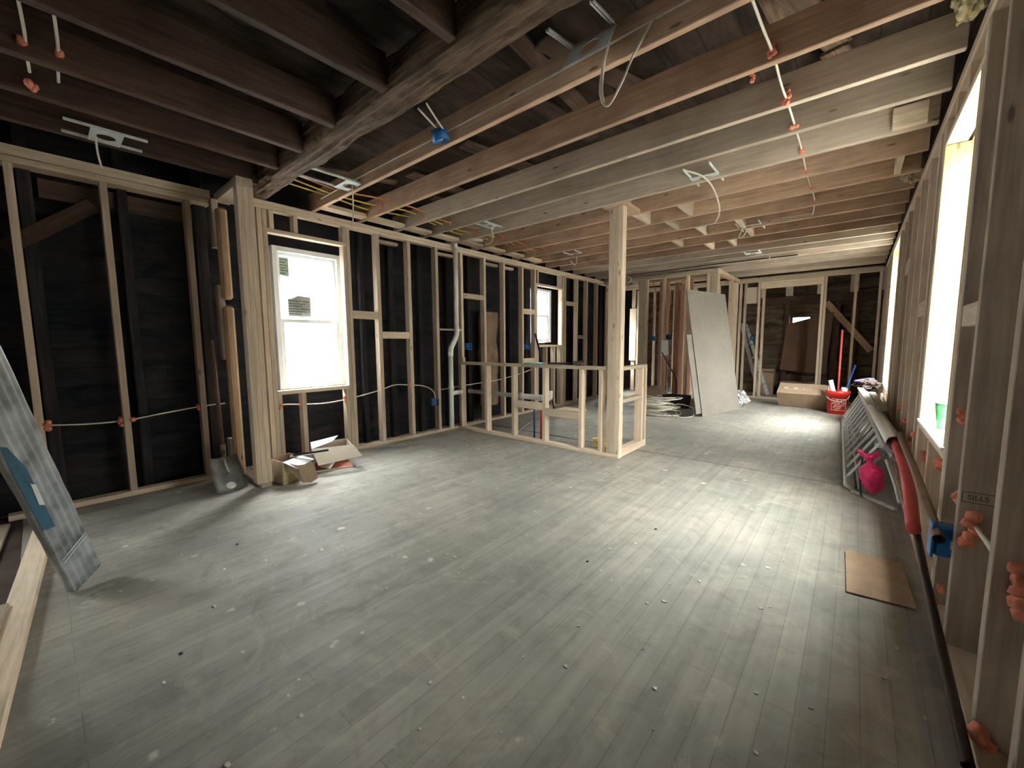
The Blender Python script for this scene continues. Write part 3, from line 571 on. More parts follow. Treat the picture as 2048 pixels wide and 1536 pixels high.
cable('white cable hanging in a loop under the rear partition ceiling', [(-3.9, 8.0, 2.64), (-3.7, 8.05, 2.63), (-3.62, 8.08, 2.55), (-3.75, 8.1, 2.42), (-3.8, 8.12, 2.38)], r=.008)
for (x, z, mt, l) in ((-3.30, 1.4, 'pexred', 'red cable down the reddish rear stud to its blue box'), (-3.0, 1.42, 'cabley', 'yellow cable down the rear stud to the box above the pouch')):
    cable(l, [(x-.06, 8.60, 2.54), (x+.02, 8.60, 2.2), (x-.03, 8.60, 1.8), (x-.02, 8.60, z)], mt, .008)
cable('thin white lead hanging beside the tripled stud', [(-4.46, 1.40, .75), (-4.44, 1.42, .6), (-4.43, 1.43, .5), (-4.44, 1.44, .3)], r=.005)
for (x, y, l) in ((-2.79, .075, 'white cable passing between old joists at the top left corner'), (-2.80, .18, 'pair of white cables between old joists next to the corner one')):
    cable(l, [(x-.05, y-.01, 2.79), (x-.25, y+.005, 2.73), (x-.45, y+.01, 2.72), (x-.72, y+.02, 2.74)], r=.009)
def foam(label, loc, s=.03, stretch=(1, 1, 1), seed=0):
    rnd = random.Random(seed+11); bm = bmesh.new(); n = 5
    for k in range(n):
        q = (k/(n-1)-.5)*2; c = Vector((rnd.uniform(-.45, .45)*stretch[0], rnd.uniform(-.3, .3)*stretch[1], q*.8*stretch[2])) if stretch[2] >= 1 else Vector((q*.8*stretch[0], rnd.uniform(-.4, .4)*stretch[1], rnd.uniform(-.3, .3)*stretch[2]))
        b2 = bmesh.ops.create_icosphere(bm, subdivisions=3, radius=1); rr = rnd.uniform(.42, .72)
        for v in b2['verts']:
            f = 1+.3*noise.noise(v.co*1.7+Vector((seed*3.1+k, seed, 2)))+.15*noise.noise(v.co*4.5+Vector((seed, 5, 1)))
            v.co = (Vector((v.co.x, v.co.y*min(1, stretch[1]+.25), v.co.z))*f*rr+c)*s
    return tag(link('foam_sealant', bm, 'foam', None, Matrix.Translation(loc), True), label, 'foam', 'orange fire-block foam blobs')
FOAM = [
 ('orange foam blob on the front-left stud nearest the leaning bundle', (-4.555, .005, .665), .030, (1, 1, 1)),
 ('orange foam on the left side of the middle front-left stud', (-4.57, .40, .635), .028, (.8, .8, 1.3)),
 ('orange foam on the right side of the middle front-left stud', (-4.555, .475, .645), .026, (.9, 1.4, .8)),
 ('orange foam on the front-left stud beside the shovel', (-4.57, .92, .685), .020, (1, 1, 1)),
 ('orange foam at the left end of the cable below the large window', (-4.465, 1.575, .635), .026, (.8, 1, 1.1)),
 ('orange foam on the short stud below the middle of the large window', (-4.47, 1.775, .612), .018, (1, .8, 1.2)),
 ('orange foam at the right end below the large window', (-4.47, 2.265, .625), .022, (1, .8, 1.2)),
 ('orange foam high on the cable arch right of the large window', (-4.47, 3.16, .71), .024, (1, .8, 1.2)),
 ('tall twisted foam lump on the closest right wall stud face', (.395, 1.728, .55), .036, (1.1, .5, 2.3)),
 ('orange foam curl in the bottom right corner', (.36, 1.74, .05), .030, (1, .6, 1.6)),
 ('large orange foam lump with trailing cables above the blue double box', (.375, 2.245, .535), .034, (1.2, .5, 2.0)),
 ('orange foam with a yellow cable right below the green cup', (.385, 2.585, .55), .027, (1.2, .6, 1.2)),
 ('orange foam on the stud face right of the green cup', (.375, 2.585, .92), .022, (1, .5, 1.4)),
 ('upper of two small pink foam dabs near the right wall floor', (.36, 2.585, .12), .016, (1, .6, 1)),
 ('lower of two small pink foam dabs near the right wall floor', (.355, 2.585, .045), .017, (1.2, .6, 1)),
 ('orange foam under the window sill with two cable ends', (.385, 3.14, .58), .030, (1.3, .7, 1)),
 ('small orange foam under the sill just past the cable ends', (.38, 3.60, .52), .024, (1, .6, 1.2)),
 ('orange foam on the stud left of the bright right window', (.37, 3.845, .62), .030, (1.2, .6, .9)),
 ('orange foam by the open end of the big white pipe', (.37, 4.30, .48), .026, (1, .6, 1)),
 ('orange foam beyond the big white pipe on the right wall', (.37, 4.82, .56), .026, (1, .6, 1)),
 ('farthest orange foam blob on the right wall studs', (.37, 5.33, .62), .026, (1, .6, 1)),
 ('orange foam where the white ceiling cable enters the second new joist', (-.405, 2.50, 2.70), .024, (1, .8, 1.2)),
 ('stringy orange foam wrapped on the cable at the third new joist', (-.40, 2.99, 2.69), .026, (1.2, .7, 1.4)),
 ('orange foam drip hanging under the second new joist', (-.50, 2.565, 2.645), .016, (1, .6, 1.5)),
 ('orange foam on the ceiling cable just past the third new joist', (-.40, 3.395, 2.68), .018, (1.2, .7, .8)),
 ('orange foam on the ceiling cable at the fifth new joist', (-.40, 3.87, 2.69), .018, (1, .7, 1)),
 ('orange foam on the ceiling cable at the sixth new joist', (-.41, 4.34, 2.70), .018, (1, .7, 1)),
 ('orange foam on the ceiling cable at the seventh new joist', (-.41, 4.83, 2.70), .018, (1, .7, 1.1)),
 ('orange foam on the ceiling cable at the eighth new joist', (-.41, 5.30, 2.70), .018, (1, .7, 1)),
 ('orange foam blob on the old joist at the extreme top left', (-3.16, .075, 2.72), .024, (1.4, 1, .8)),
 ('orange foam under the pair of cables at top left', (-3.14, .19, 2.72), .022, (1.2, 1, .8)),
 ('ragged orange foam lump on the second old joist at top left', (-3.58, .10, 2.70), .030, (1.3, 1.1, .8)),
]
for i in range(7):
    FOAM.append((f'orange foam at the {["second","third","fourth","fifth","sixth","seventh","eighth"][i]} new joist end above the left wall', (-3.93+.02*(i % 3)+i*.015, JY[i+1]-.055, 2.715), .018, (1.3, .7, 1.3)))
for i, (l, p, s, st) in enumerate(FOAM): foam(l, p, s, st, i)
tag(tube('cable', [(.385, 2.585, .54), (.39, 2.56, .50), (.40, 2.56, .44)], .006, 'cabley'), 'short yellow cable hanging from foam on the right wall', 'cable')
for i, d in enumerate((0, .014, .028)):
    tag(tube('cable', [(.385, 2.235, .55), (.41, 2.1, .52-d*.5), (.42, 1.95-d, .47-d), (.425, 1.80, .44-d)], .006, 'cable'), 'one of three white cables from the large foam lump on the right wall', 'cable', 'white cables from the large foam lump')

# ------------------------------------------------------------------ things on the floor, left
# wrapped ribbed bundle leaning at left
d = Vector((.415, -.167, .894)).normalized(); wv = Vector((-.09, .094, .068)).normalized(); wv = (wv-d*wv.dot(d)).normalized(); nv = wv.cross(d)
if nv.x < 0: nv = -nv
P0 = Vector((-3.005, .065, .048)); LN = 1.72; HWD = .080
t = thing('wrapped_bundle', 'long plastic-wrapped grey ribbed bundle leaning at the left edge', 'bundle', tuple(P0))
bm = bmesh.new(); K = 28; cross = []
for k in range(K+1):
    u = k/K*2-1; cross.append((u*HWD, .022+.005*math.cos(k/K*math.pi*10)-.008*abs(u)**6))
for k in range(K, -1, -1):
    u = k/K*2-1; cross.append((u*HWD, -.018))
rings = []
for i in range(24):
    q = i/23*LN; rings.append([bm.verts.new(P0+d*q+wv*(a+.003*noise.noise(Vector((q*5, a*9, 0))))+nv*(b+.006*noise.noise(Vector((q*7, a*14, 1))))) for a, b in cross])
for a, b in zip(rings, rings[1:]):
    n = len(a)
    for k in range(n): bm.faces.new((a[k], a[(k+1) % n], b[(k+1) % n], b[k]))
bm.faces.new(rings[0][::-1]); bm.faces.new(rings[-1])
M['wrap'] = plain('plastic_wrap', (.42, .45, .48), .28, nscale=9, var=.6, bump=.5, spec=.7)
link('ribbed_boards', bm, 'wrap', t, I4, True)
M['label_blue'] = plain('blue_label', (.05, .14, .22), .4)
def onb(a, q, off): return P0+d*q+wv*a+nv*off
bl = slab('blue_label', [onb(-.080, .46, .020), onb(-.036, .44, .028), onb(-.034, .80, .028), onb(-.06, .93, .026), onb(-.080, .95, .020)], .002, 'label_blue', t)
slab('label_mark', [onb(-.055, .60, .030), onb(-.036, .58, .031), onb(-.032, .70, .031), onb(-.048, .72, .030)], .001, 'paper', bl)
for q in (.22, .24): stick('strap', onb(-.07, q, .028), onb(.068, q+.03, .028), .006, .002, 'paper', t, upv=tuple(nv))
slab('bundle_end', [onb(-.078, -.003, -.016), onb(.078, -.003, -.016), onb(.078, -.003, .016), onb(-.078, -.003, .016)], .003, 'black', t)
# shovel
t = thing('shovel', 'old square-nosed shovel leaning against the left wall beside the tripled stud', 'shovel', (-4.05, .98, 0))
A = Vector((-4.30, 1.02, .24)); B = Vector((-4.50, 1.04, 1.30)); tube('handle', [tuple(A), tuple(B)], .017, 'hose', t, 12, 0)
bm = bmesh.new(); rows = []
for i in range(9):
    v = i/8; row = []
    for k in range(9):
        u = k/8*2-1; wd = .115*(1-.10*max(0, v-.75)*4*abs(u)); base = Vector((-3.985, .985, .006)).lerp(Vector((-4.27, 1.0, .25)), v)
        sd = Vector((-.06, 1, 0)).normalized()
        row.append(bm.verts.new(base+sd*u*wd+Vector((.6, .0, .7))*(.03*abs(u)**2.2+.012*math.exp(-(u*5)**2)*v)))
    rows.append(row)
for a, b in zip(rows, rows[1:]):
    for k in range(8): bm.faces.new((a[k], a[k+1], b[k+1], b[k]))
ex = bmesh.ops.solidify(bm, geom=list(bm.faces), thickness=.003); link('blade', bm, 'steelblade', t, I4, True)
tube('socket', [(-4.12, 1.0, .14), (-4.22, 1.0, .215), (-4.30, 1.02, .25), (-4.325, 1.022, .36)], .02, 'steelblade', t, 12, rfun=lambda q: .010+.012*q)
bm = lathebm([(0, .004), (.030, .004), (.036, 0), (0, 0)], 20)
link('cement_crust', bm, 'cement', t, frame((.06, 1, 0), (-.76, 0, .65), (.65, 0, .76), (-4.03, .99, .052)))
# the two opened boxes below the window
def carton(label, o, ux, uy, h, mats, flaps, name='cardboard_box', extra=None):
    """open carton: o = floor corner, ux/uy = edge vectors"""
    o = Vector(o); ux, uy = Vector(ux), Vector(uy); t = thing(name, label, 'box', tuple(o), 'opened cartons on the floor'); Z = Vector((0, 0, h)); th = .005
    nx_, ny_ = ux.normalized(), uy.normalized()
    side = [('front', o, o+ux, 0), ('right', o+ux, o+ux+uy, 1), ('back', o+ux+uy, o+uy, 2), ('left', o+uy, o, 3)]
    bm = quadbm([o+Vector((0, 0, .002)), o+ux+Vector((0, 0, .002)), o+ux+uy+Vector((0, 0, .002)), o+uy+Vector((0, 0, .002))], th); link('box_bottom', bm, mats[0], t)
    for i, (n, a, b, k) in enumerate(side):
        if mats[k+1] is None: continue
        link('box_side', quadbm([a, b, b+Z, a+Z], -th), mats[k+1], t)
    for f, mt in flaps: link('flap', quadbm([Vector(p) for p in f], .004), mt, t)
    return t
M['boxcol'] = plain('printed_carton', (.50, .42, .22), .7, nscale=14, var=.6)
M['boxred'] = plain('printed_red', (.50, .16, .10), .6, nscale=6, var=.4)
c1 = carton('small yellow-edged carton with a torn flap, next to the tripled stud', (-4.02, 1.30, 0), (.20, .035, 0), (-.10, .20, 0), .215, ['card', 'cardin', 'boxcol', 'card', 'card'],
       [([(-3.82, 1.335, .215), (-3.92, 1.535, .215), (-3.80, 1.60, .19), (-3.72, 1.41, .16)], 'paper'),
        ([(-3.84, 1.345, .205), (-3.73, 1.42, .18), (-3.72, 1.56, .17), (-3.70, 1.58, .03), (-3.70, 1.52, .005), (-3.71, 1.45, .02)], 'card')])
for i in range(2):
    tag(tube('wiper_tube', [(-3.93+.02*i, 1.44+.02*i, .225+.012*i), (-3.76+.02*i, 1.70+.01*i, .25+.012*i)], .010, 'black' if i else 'white'), ('black tube' if i else 'white tube')+' lying across the small torn carton', 'tube', 'tubes on the small carton')
c2 = carton('larger white-lined carton with open side and drooping flap under the window', (-4.00, 1.68, 0), (.13, .33, 0), (-.30, .10, 0), .235, ['boxred', None, 'cardin', 'cardin', 'cardin'],
       [([(-4.01, 1.67, .235), (-3.86, 2.02, .235), (-3.74, 2.05, .13), (-3.86, 1.66, .10)], 'cardin'),
        ([(-4.01, 1.67, .236), (-4.30, 1.78, .236), (-4.22, 2.04, .275), (-4.06, 1.90, .262)], 'paper')])
slab('box_edge', [(-4.0, 1.68, .0), (-3.87, 2.01, .0), (-3.87, 2.01, .012), (-4.0, 1.68, .012)], .006, 'cardin', c2)
slab('paper_stack', [(-4.05, 1.76, .02), (-3.92, 1.80, .02), (-4.05, 2.0, .13), (-4.16, 1.9, .13)], .01, 'paper', c2)
bm = bmesh.new(); tubebm([( -3.83+.03*math.cos(a), 2.06+.03*math.sin(a), .006) for a in [k*math.pi/6 for k in range(12)]]+[(-3.80, 2.06, .006)], .005, 8, 2, bm)
tag(link('tape_ring', bm, 'white', None, rebase(bm, Vector((-3.8, 2.06, 0))), True), 'small white ring lying on the floor beside the larger carton', 'ring')
# scraps on the floor
tag(bx('wood_chip', -.905, -.885, .47, .53, .001, .008, 'pine'), 'small pale wood chip at the bottom edge of the floor', 'wood chip')
for i, (x, y, l) in enumerate(((-2.9, .72, 'dark crumb on the shaded floor left of centre'), (-2.02, .28, 'dark crumb low on the left part of the floor'), (-1.10, 1.95, 'dark crumb on the lit floor in the middle'), (-.95, 2.6, 'dark crumb on the bright floor right of the middle'))):
    bm = bmesh.new(); bmesh.ops.create_icosphere(bm, subdivisions=1, radius=.009)
    for v in bm.verts: v.co.z *= .4
    tag(link('debris_crumb', bm, 'black', None, Matrix.Translation((x, y, .004))), l, 'debris', 'dark crumbs on the floor')

random.seed(21); bm = bmesh.new()
for i in range(420):
    x = random.uniform(-3.6, .25); y = random.uniform(.15, 8.5); r = random.uniform(.003, .010)*(1.5 if random.random() < .12 else 1); n = random.randint(4, 6); a0 = random.random()*6
    if x < -3.2 and y < .6: continue
    z0 = .0015 if y < 4.44 else .0075
    p = [(x+r*random.uniform(.5, 1.1)*math.cos(a0+6.283*k/n)*1.5, y+r*random.uniform(.5, 1.1)*math.sin(a0+6.283*k/n)) for k in range(n)]
    a = [bm.verts.new((q[0], q[1], z0)) for q in p]; b = [bm.verts.new((q[0]*.9+x*.1, q[1]*.9+y*.1, z0+random.uniform(.001, .004))) for q in p]
    bm.faces.new(a[::-1]); bm.faces.new(b)
    for k in range(n): bm.faces.new((a[k], a[(k+1) % n], b[(k+1) % n], b[k]))
o = tag(link('plaster_crumbs', bm, 'cement'), 'tiny white plaster crumbs scattered over the whole dusty floor', 'debris'); o['kind'] = 'stuff'

# ------------------------------------------------------------------ window stickers, cavity things
t = thing('window_sticker', 'torn grey paper label in the middle of the upper window pane', 'label', (-4.68, 1.90, 1.62), 'labels on the large left window')
M['stick1'] = plain('sticker_grey', (.36, .37, .34), .8, nscale=30, var=.25); M['stick2'] = plain('sticker_green', (.40, .50, .40), .8, nscale=30, var=.2)
lp = slab('label_paper', [(-4.687, 1.79, 1.56), (-4.687, 2.03, 1.56), (-4.687, 2.03, 1.78), (-4.687, 1.90, 1.79), (-4.687, 1.83, 1.755), (-4.687, 1.79, 1.75)], .001, 'stick1', t)
for k in range(6): bx('print_line', -4.6855, -4.6845, 1.80, 1.93+.08*((k*7) % 3)/2, 1.585+.028*k, 1.592+.028*k, 'ink', lp, 0)
t = thing('window_sticker', 'greenish paper label in the top left corner of the upper window pane', 'label', (-4.68, 1.75, 2.1), 'labels on the large left window')
lp = slab('label_paper', [(-4.687, 1.725, 1.99), (-4.687, 1.82, 1.98), (-4.687, 1.82, 2.18), (-4.687, 1.725, 2.18)], .001, 'stick2', t)
for k in range(6): bx('print_line', -4.6855, -4.6845, 1.73, 1.79+.02*(k % 2), 2.01+.028*k, 2.017+.028*k, 'ink', lp, 0)
bm = boxbm(.12, .36, 1.55, .03, 2)
bmesh.ops.subdivide_edges(bm, edges=list(bm.edges), cuts=6, use_grid_fill=True)
for v in bm.verts: v.co += Vector((.02, .03, 0))*noise.noise(v.co*5)
tag(link('plastered_flue', bm, 'plaster', None, Matrix.Translation((-4.62, 4.83, 1.0)), True), 'tan crumbling plastered chimney piece behind the left wall studs', 'chimney')

# ------------------------------------------------------------------ half-wall surroundings
tag(tube('pry_bar', [(-3.46, 4.58, 1.385), (-3.98, 5.85, .03)], .014, 'black'), 'long black bar leaning up from the floor behind the half wall', 'bar')
t = thing('floor_scraper', 'dark red board with scraps at the foot of the black bar', 'board', (-4.0, 6.1, 0))
bx('base_board', -4.12, -3.55, 5.95, 6.15, .007, .05, 'red', t); bx('loose_board', -4.05, -3.6, 6.0, 6.3, .051, .075, 'pine', t)
bm = lathebm([(0, 0), (.13, 0), (.135, .006), (.13, .012), (.09, .014), (0, .014)], 28)
tag(link('plastic_disc', bm, 'teal', None, Matrix.Translation((-3.05, 4.035, .996)), True), 'round teal plastic disc lying on the half wall top', 'disc')
t = thing('pipe_wrench', 'long dark wrench lying on the half wall top', 'wrench', (-2.6, 4.03, 1.0))
tube('handle', [(-2.85, 4.03, 1.01), (-2.45, 4.03, 1.016)], .012, 'iron', t, 10, 0); bx('jaw', -2.47, -2.36, 3.99, 4.07, .998, 1.045, 'iron', t, .008); bx('hook_jaw', -2.40, -2.33, 4.00, 4.06, 1.03, 1.06, 'iron', t, .006)
def coil(label, cx, cy, z0, R, n, mat, r, seed, cat='cable coil', tiltamp=.2):
    random.seed(seed); t = bmesh.new()
    for k in range(n):
        a0 = random.random()*6.28; rr = R*random.uniform(.6, 1.1); ox, oy = random.uniform(-.25, .25)*R, random.uniform(-.25, .25)*R; ph = random.random()*6.28; z = z0+k*r*1.4+r
        pts = [(cx+ox+rr*math.cos(a0+j*.55), cy+oy+rr*.9*math.sin(a0+j*.55), z+tiltamp*R*(1+math.sin(j*.55+ph))*.5) for j in range(12)]
        tubebm(pts, r, 6, 4, t)
    return tag(link('cable_coil', t, mat, None, rebase(t, Vector((cx, cy, z0))), True), label, cat)
coil('messy coil of white cable on the floor beyond the half wall', -2.62, 6.95, .006, .34, 17, 'cable', .0095, 4, tiltamp=.28)
cable('large stray loop of white cable beside the coil on the floor', [(-2.5, 7.0, .10), (-2.35, 7.3, .16), (-2.1, 7.3, .12), (-2.0, 7.0, .03), (-2.15, 6.8, .02), (-2.4, 6.85, .06), (-2.6, 7.1, .14), (-2.5, 7.3, .15), (-2.3, 7.1, .04), (-2.2, 6.9, .02)], r=.010)
coil('small coil of yellow cable on the floor inside the half wall corner', -2.26, 4.33, .0, .10, 9, 'cabley', .007, 9)
# opened box, black tub, wood offcuts by the partition
t = thing('cardboard_box', 'tilted open brown carton spilling plastic, before the rear partition', 'box', (-3.15, 8.1, 0))
R0 = Euler((.1, -.55, .5)).to_matrix().to_4x4(); R0.translation = Vector((-3.12, 8.05, .20))
for (a, b) in (((0, 0, -.12), (.34, .26, .005)), ((0, -.13, 0), (.34, .005, .24)), ((0, .13, 0), (.34, .005, .24)), ((-.17, 0, 0), (.005, .26, .24))): link('box_side', boxbm(*b, bev=0), 'card', t, R0 @ Matrix.Translation(a))
link('flap', boxbm(.12, .005, .23, bev=0), 'card', t, R0 @ Matrix.Translation((.22, -.16, 0)) @ Euler((0, 0, -.6)).to_matrix().to_4x4())
def crumple(name, label, cat, loc, s, mat, st=(1, 1, 1), seed=1):
    bm = bmesh.new(); bmesh.ops.create_icosphere(bm, subdivisions=4, radius=1)
    for v in bm.verts:
        n = 1+.5*noise.noise(v.co*2+Vector((seed, 0, 0)))+.35*noise.noise(v.co*6+Vector((seed, 3, 0))); v.co = Vector((v.co.x*st[0], v.co.y*st[1], v.co.z*st[2]))*n*s
    return tag(link(name, bm, mat, None, Matrix.Translation(loc)), label, cat)
crumple('plastic_wad', 'wad of crumpled clear plastic spilling out of the tilted carton', 'plastic', (-2.88, 8.0, .12), .10, 'foil', (1.2, 1, .9), 2)
crumple('foil_wad', 'shiny crumpled foil wad on the floor right of the leaning plywood', 'foil', (-1.66, 8.75, .16), .14, 'foil', (1.0, 1, 1.0), 5)
t = thing('storage_tub', 'black plastic tub on the floor left of the leaning plywood', 'tub', (-2.55, 7.95, 0))
bm = bmesh.new(); 
for (x0, x1, y0, y1, z0, z1) in ((-2.80, -2.36, 7.83, 7.85, .006, .24), (-2.80, -2.36, 8.08, 8.10, .006, .24), (-2.80, -2.78, 7.85, 8.08, .006, .24), (-2.38, -2.36, 7.85, 8.08, .006, .24), (-2.78, -2.38, 7.85, 8.08, .006, .02)):
    bmesh.ops.create_cube(bm, size=1, matrix=Matrix.Translation(((x0+x1)/2, (y0+y1)/2, (z0+z1)/2)) @ Matrix.Diagonal((x1-x0, y1-y0, z1-z0, 1)))
link('tub_body', bm, 'black', t)
bx('tub_rim', -2.82, -2.34, 7.815, 7.83, .22, .245, 'black', t)
for i, (z, l) in enumerate(((.02, 'lowest'), (.08, 'middle'), (.14, 'topmost'))):
    tag(bx('wood_offcut', -2.33, -1.98, 7.90+.02*i, 8.03+.02*i, z-.013, z+.04, 'pine'), l+' of three stacked pine offcuts behind the plywood foot', 'wood offcut', 'pine offcuts behind the plywood')
# leaning plywood
def sheet(label, c4, th, mat, name='plywood_sheet'):
    bm = quadbm([Vector(p) for p in c4], th)
    c = Vector(c4[0]); return tag(link(name, bm, mat, None, rebase(bm, c)), label, 'plywood')
pB0, pB1, pT1 = Vector((-1.889, 7.122, .008)), Vector((-1.589, 8.403, .008)), Vector((-1.93, 8.43, 2.14)); pT0 = pT1+pB0-pB1; pe = (pB1-pB0).normalized(); pn = pe.cross((pT1-pB1).normalized())
if pn.x > 0: pn = -pn
sheet('tall grey plywood sheet leaning against the rear partition corner, in front', [pB0, pB1, pT1, pT0], .012, 'ply')
o2 = pn*.014-pe*.16
sheet('second plywood sheet showing behind the left edge of the front one', [pB0+o2+(pT0-pB0)*.03, pB1+o2+(pT0-pB0)*.03, pB1+o2+(pT0-pB0)*.645, pB0+o2+(pT0-pB0)*.645], .012, 'ply')
tag(tube('drill_mixer', [(-2.98, 8.2, 1.05), (-2.75, 8.0, .78), (-2.62, 7.98, .55), (-2.60, 8.0, .26)], .012, 'iron'), 'thin dark curved rod standing in the black tub', 'rod')
t = thing('plastic_pouch', 'white translucent pouch hanging on the rear stud under a blue box', 'pouch', (-3.0, 8.50, 1.1))
slab('pouch_body', [(-3.08, 8.42, .98), (-2.92, 8.42, 1.0), (-2.94, 8.42, 1.30), (-3.07, 8.42, 1.30)], .02, 'paper', t)
tube('hanging_cord', [(-2.95, 8.42, 1.42), (-2.955, 8.415, .95), (-2.96, 8.415, .10)], .008, 'black', t, 8, 0)

# ------------------------------------------------------------------ far corner
t = thing('step_ladder', 'aluminium stepladder behind the far framed wall beside the partition corner', 'ladder', (-1.9, 10.75, 0))
for (a, b) in (((-2.05, 10.65, 1.68), (-1.62, 10.65, .02)), ((-2.02, 10.95, 1.68), (-1.50, 11.0, .02))): stick('rail', a, b, .03, .07, 'alu', t)
for k in range(5):
    q = (k+.6)/5.5; a = Vector((-2.05, 10.65, 1.68)).lerp(Vector((-1.62, 10.65, .02)), q); b = Vector((-2.02, 10.95, 1.68)).lerp(Vector((-1.50, 11.0, .02)), q); stick('step', a+Vector((0, .02, 0)), b-Vector((0, .02, 0)), .09, .03, 'alu', t)
for k in range(3): stick('brace', (-2.06+.12*k, 10.66, 1.4-.4*k), (-2.22+.10*k, 10.8, .9-.3*k), .015, .02, 'iron', t)
# large fallen box
t = thing('cardboard_box', 'large closed brown carton lying tilted on an edge beside the red bucket', 'box', (-.75, 9.2, 0))
C0 = Vector((-.68, 9.35, .235)); ax = Vector((1, -.10, .0)).normalized(); an = .62
by = Vector((0.1, 1, 0)).normalized(); by = (by-ax*by.dot(ax)).normalized(); bz = ax.cross(by); yy = by*math.cos(an)+bz*math.sin(an); zz = ax.cross(yy)
R0 = frame(ax, yy, zz, C0); link('carton_body', boxbm(.80, .30, .34, .004), 'card', t, R0)
link('end_panel', boxbm(.006, .295, .335, 0), 'cardin', t, R0 @ Matrix.Translation((-.403, 0, 0)))
link('packing_tape', boxbm(.42, .045, .002, 0), 'cardin', t, R0 @ Matrix.Translation((-.10, -.0, .171)))
for k in (-.2, -.05, .06): link('printed_mark', boxbm(.09, .02, .001, 0), 'brown', t, R0 @ Matrix.Translation((k, .0, .1735)))
# red bucket with rolls and poles
bk = Vector((-.185, 8.93, .007)); t = thing('bucket', 'red plastic bucket with a white square logo, full of rolled plans', 'bucket', tuple(bk))
bm = lathebm([(0, 0), (.130, 0), (.135, .01), (.148, .30), (.158, .30), (.160, .335), (.168, .34), (.170, .395), (.160, .40), (.150, .395), (.148, .34), (.130, .03), (0, .02)], 36)
link('bucket_body', bm, 'redp', t, Matrix.Translation(bk), True)
tube('handle', [bk+Vector((.16*math.cos(a), -.02-.165*math.sin(a)*.9, .33-.10*math.sin(a))) for a in [math.pi*k/8 for k in range(9)]], .004, 'galv', t, 6, 2)
dirv = Vector((-bk.x, -bk.y, 0)).normalized(); sidev = Vector((dirv.y*-1, dirv.x, 0)); sidev = Vector((-dirv.y, dirv.x, 0))
if sidev.x < 0: sidev = -sidev
M['logo'] = plain('logo_white', (.78, .50, .42), .5, var=.05)
lc = bk+dirv*.146+Vector((0, 0, .17))+sidev*.02
for (a, b, w_, h_) in ((0, .095, .19, .006), (0, -.095, .19, .006), (-.095, 0, .006, .19), (.095, 0, .006, .19)):
    p = lc+sidev*a+Vector((0, 0, b))-dirv*(.0-0.0)+dirv*.006; link('logo_frame', boxbm(w_, .004, h_, 0), 'logo', t, frame(sidev, -dirv, (0, 0, 1), p-dirv*(.032*(abs(a) > .05))))
s45 = math.sqrt(.5); tx = (sidev*s45+Vector((0, 0, 1))*s45); ty = (-sidev*s45+Vector((0, 0, 1))*s45)
for s_, off in (('THE', .056), ('HOME', .010), ('DEPOT', -.042)): textmesh('logo_text', s_, .060, 'logo', t, frame(tx, ty, tx.cross(ty), lc+dirv*.008+ty*off))
def roll(label, a, b, r, mat='paper'):
    bm = tubebm([a, b], r, 18, 0, caps=False); tubebm([b, a], r*.72, 18, 0, bm, caps=False); return tag(link('paper_roll', bm, mat, None, rebase(bm, Vector(a)), True), label, 'paper roll', 'rolls in the red bucket')
roll('rolled plan leaning out to the left of the bucket', (-.17, 8.93, .06), (-.30, 8.97, .58), .035)
roll('rolled plan standing at the left rim of the bucket', (-.24, 8.98, .05), (-.30, 9.0, .47), .04)
roll('roll with an open end at the right rim of the bucket', (-.14, 8.96, .05), (-.10, 8.84, .46), .045)
tag(tube('broom_handle', [(-.185, 8.99, .06), (-.19, 9.05, 1.45)], .015, 'redhose'), 'long red pole standing upright in the bucket', 'pole')
tag(tube('broom_handle', [(-.17, 8.95, .06), (.02, 9.05, .85)], .012, 'pexblue'), 'blue pole slanting out of the red bucket', 'pole')
t = thing('cardboard_box', 'brown carton standing in the dark behind the far studs', 'box', (-1.62, 11.2, 0)); link('carton_body', boxbm(.36, .30, .60, .004), 'card', t, Matrix.Translation((-1.62, 11.42, .308))); link('flap', boxbm(.36, .1, .004, 0), 'card', t, Matrix.Translation((-1.62, 11.22, .56)))
t = thing('cardboard_box', 'second brown carton low behind the opening in the far wall', 'box', (-.95, 11.2, 0)); link('carton_body', boxbm(.66, .28, .34, .004), 'card', t, Matrix.Translation((-.95, 11.15, .178))); link('flap', boxbm(.3, .1, .004, 0), 'card', t, Matrix.Translation((-1.0, 10.98, .35)))

# ------------------------------------------------------------------ right wall things
t = thing('extension_ladder', 'aluminium extension ladder lying on its side against the right wall', 'ladder', (.03, 4.4, 0))
b0, b1, t0_, t1_ = Vector((.03, 4.36, .022)), Vector((-.075, 8.5, .03)), Vector((.245, 4.32, .39)), Vector((.11, 8.5, .43))
ladn = (t0_-b0).cross(b1-b0).normalized()
if ladn.x > 0: ladn = -ladn
for a, b in ((b0, b1), (t0_, t1_)): stick('rail', a, b, .032, .075, 'alu', t, upv=tuple((ladn)))
off = -ladn*.075
for a, b in ((b0+(t0_-b0)*.09, b1+(t1_-b1)*.09), (b0+(t0_-b0)*.92, b1+(t1_-b1)*.92)): stick('fly_rail', a+off, b+off, .026, .06, 'alu', t, upv=tuple(ladn))
for k in range(12):
    q = (.27+.33*k)/4.14; sh = ladn*.022; stick('rung', b0.lerp(b1, q)+(t0_-b0)*.04+sh, t0_.lerp(t1_, q)-(t0_-b0)*.05+sh, .016, .020, 'white', t)  # front rungs coloured white to paint in light caught on their edges
    q = (.42+.33*k)/4.14; stick('fly_rung', b0.lerp(b1, q)+off+(t0_-b0)*.10, t0_.lerp(t1_, q)+off-(t0_-b0)*.09, .060, .024, 'aludark', t)
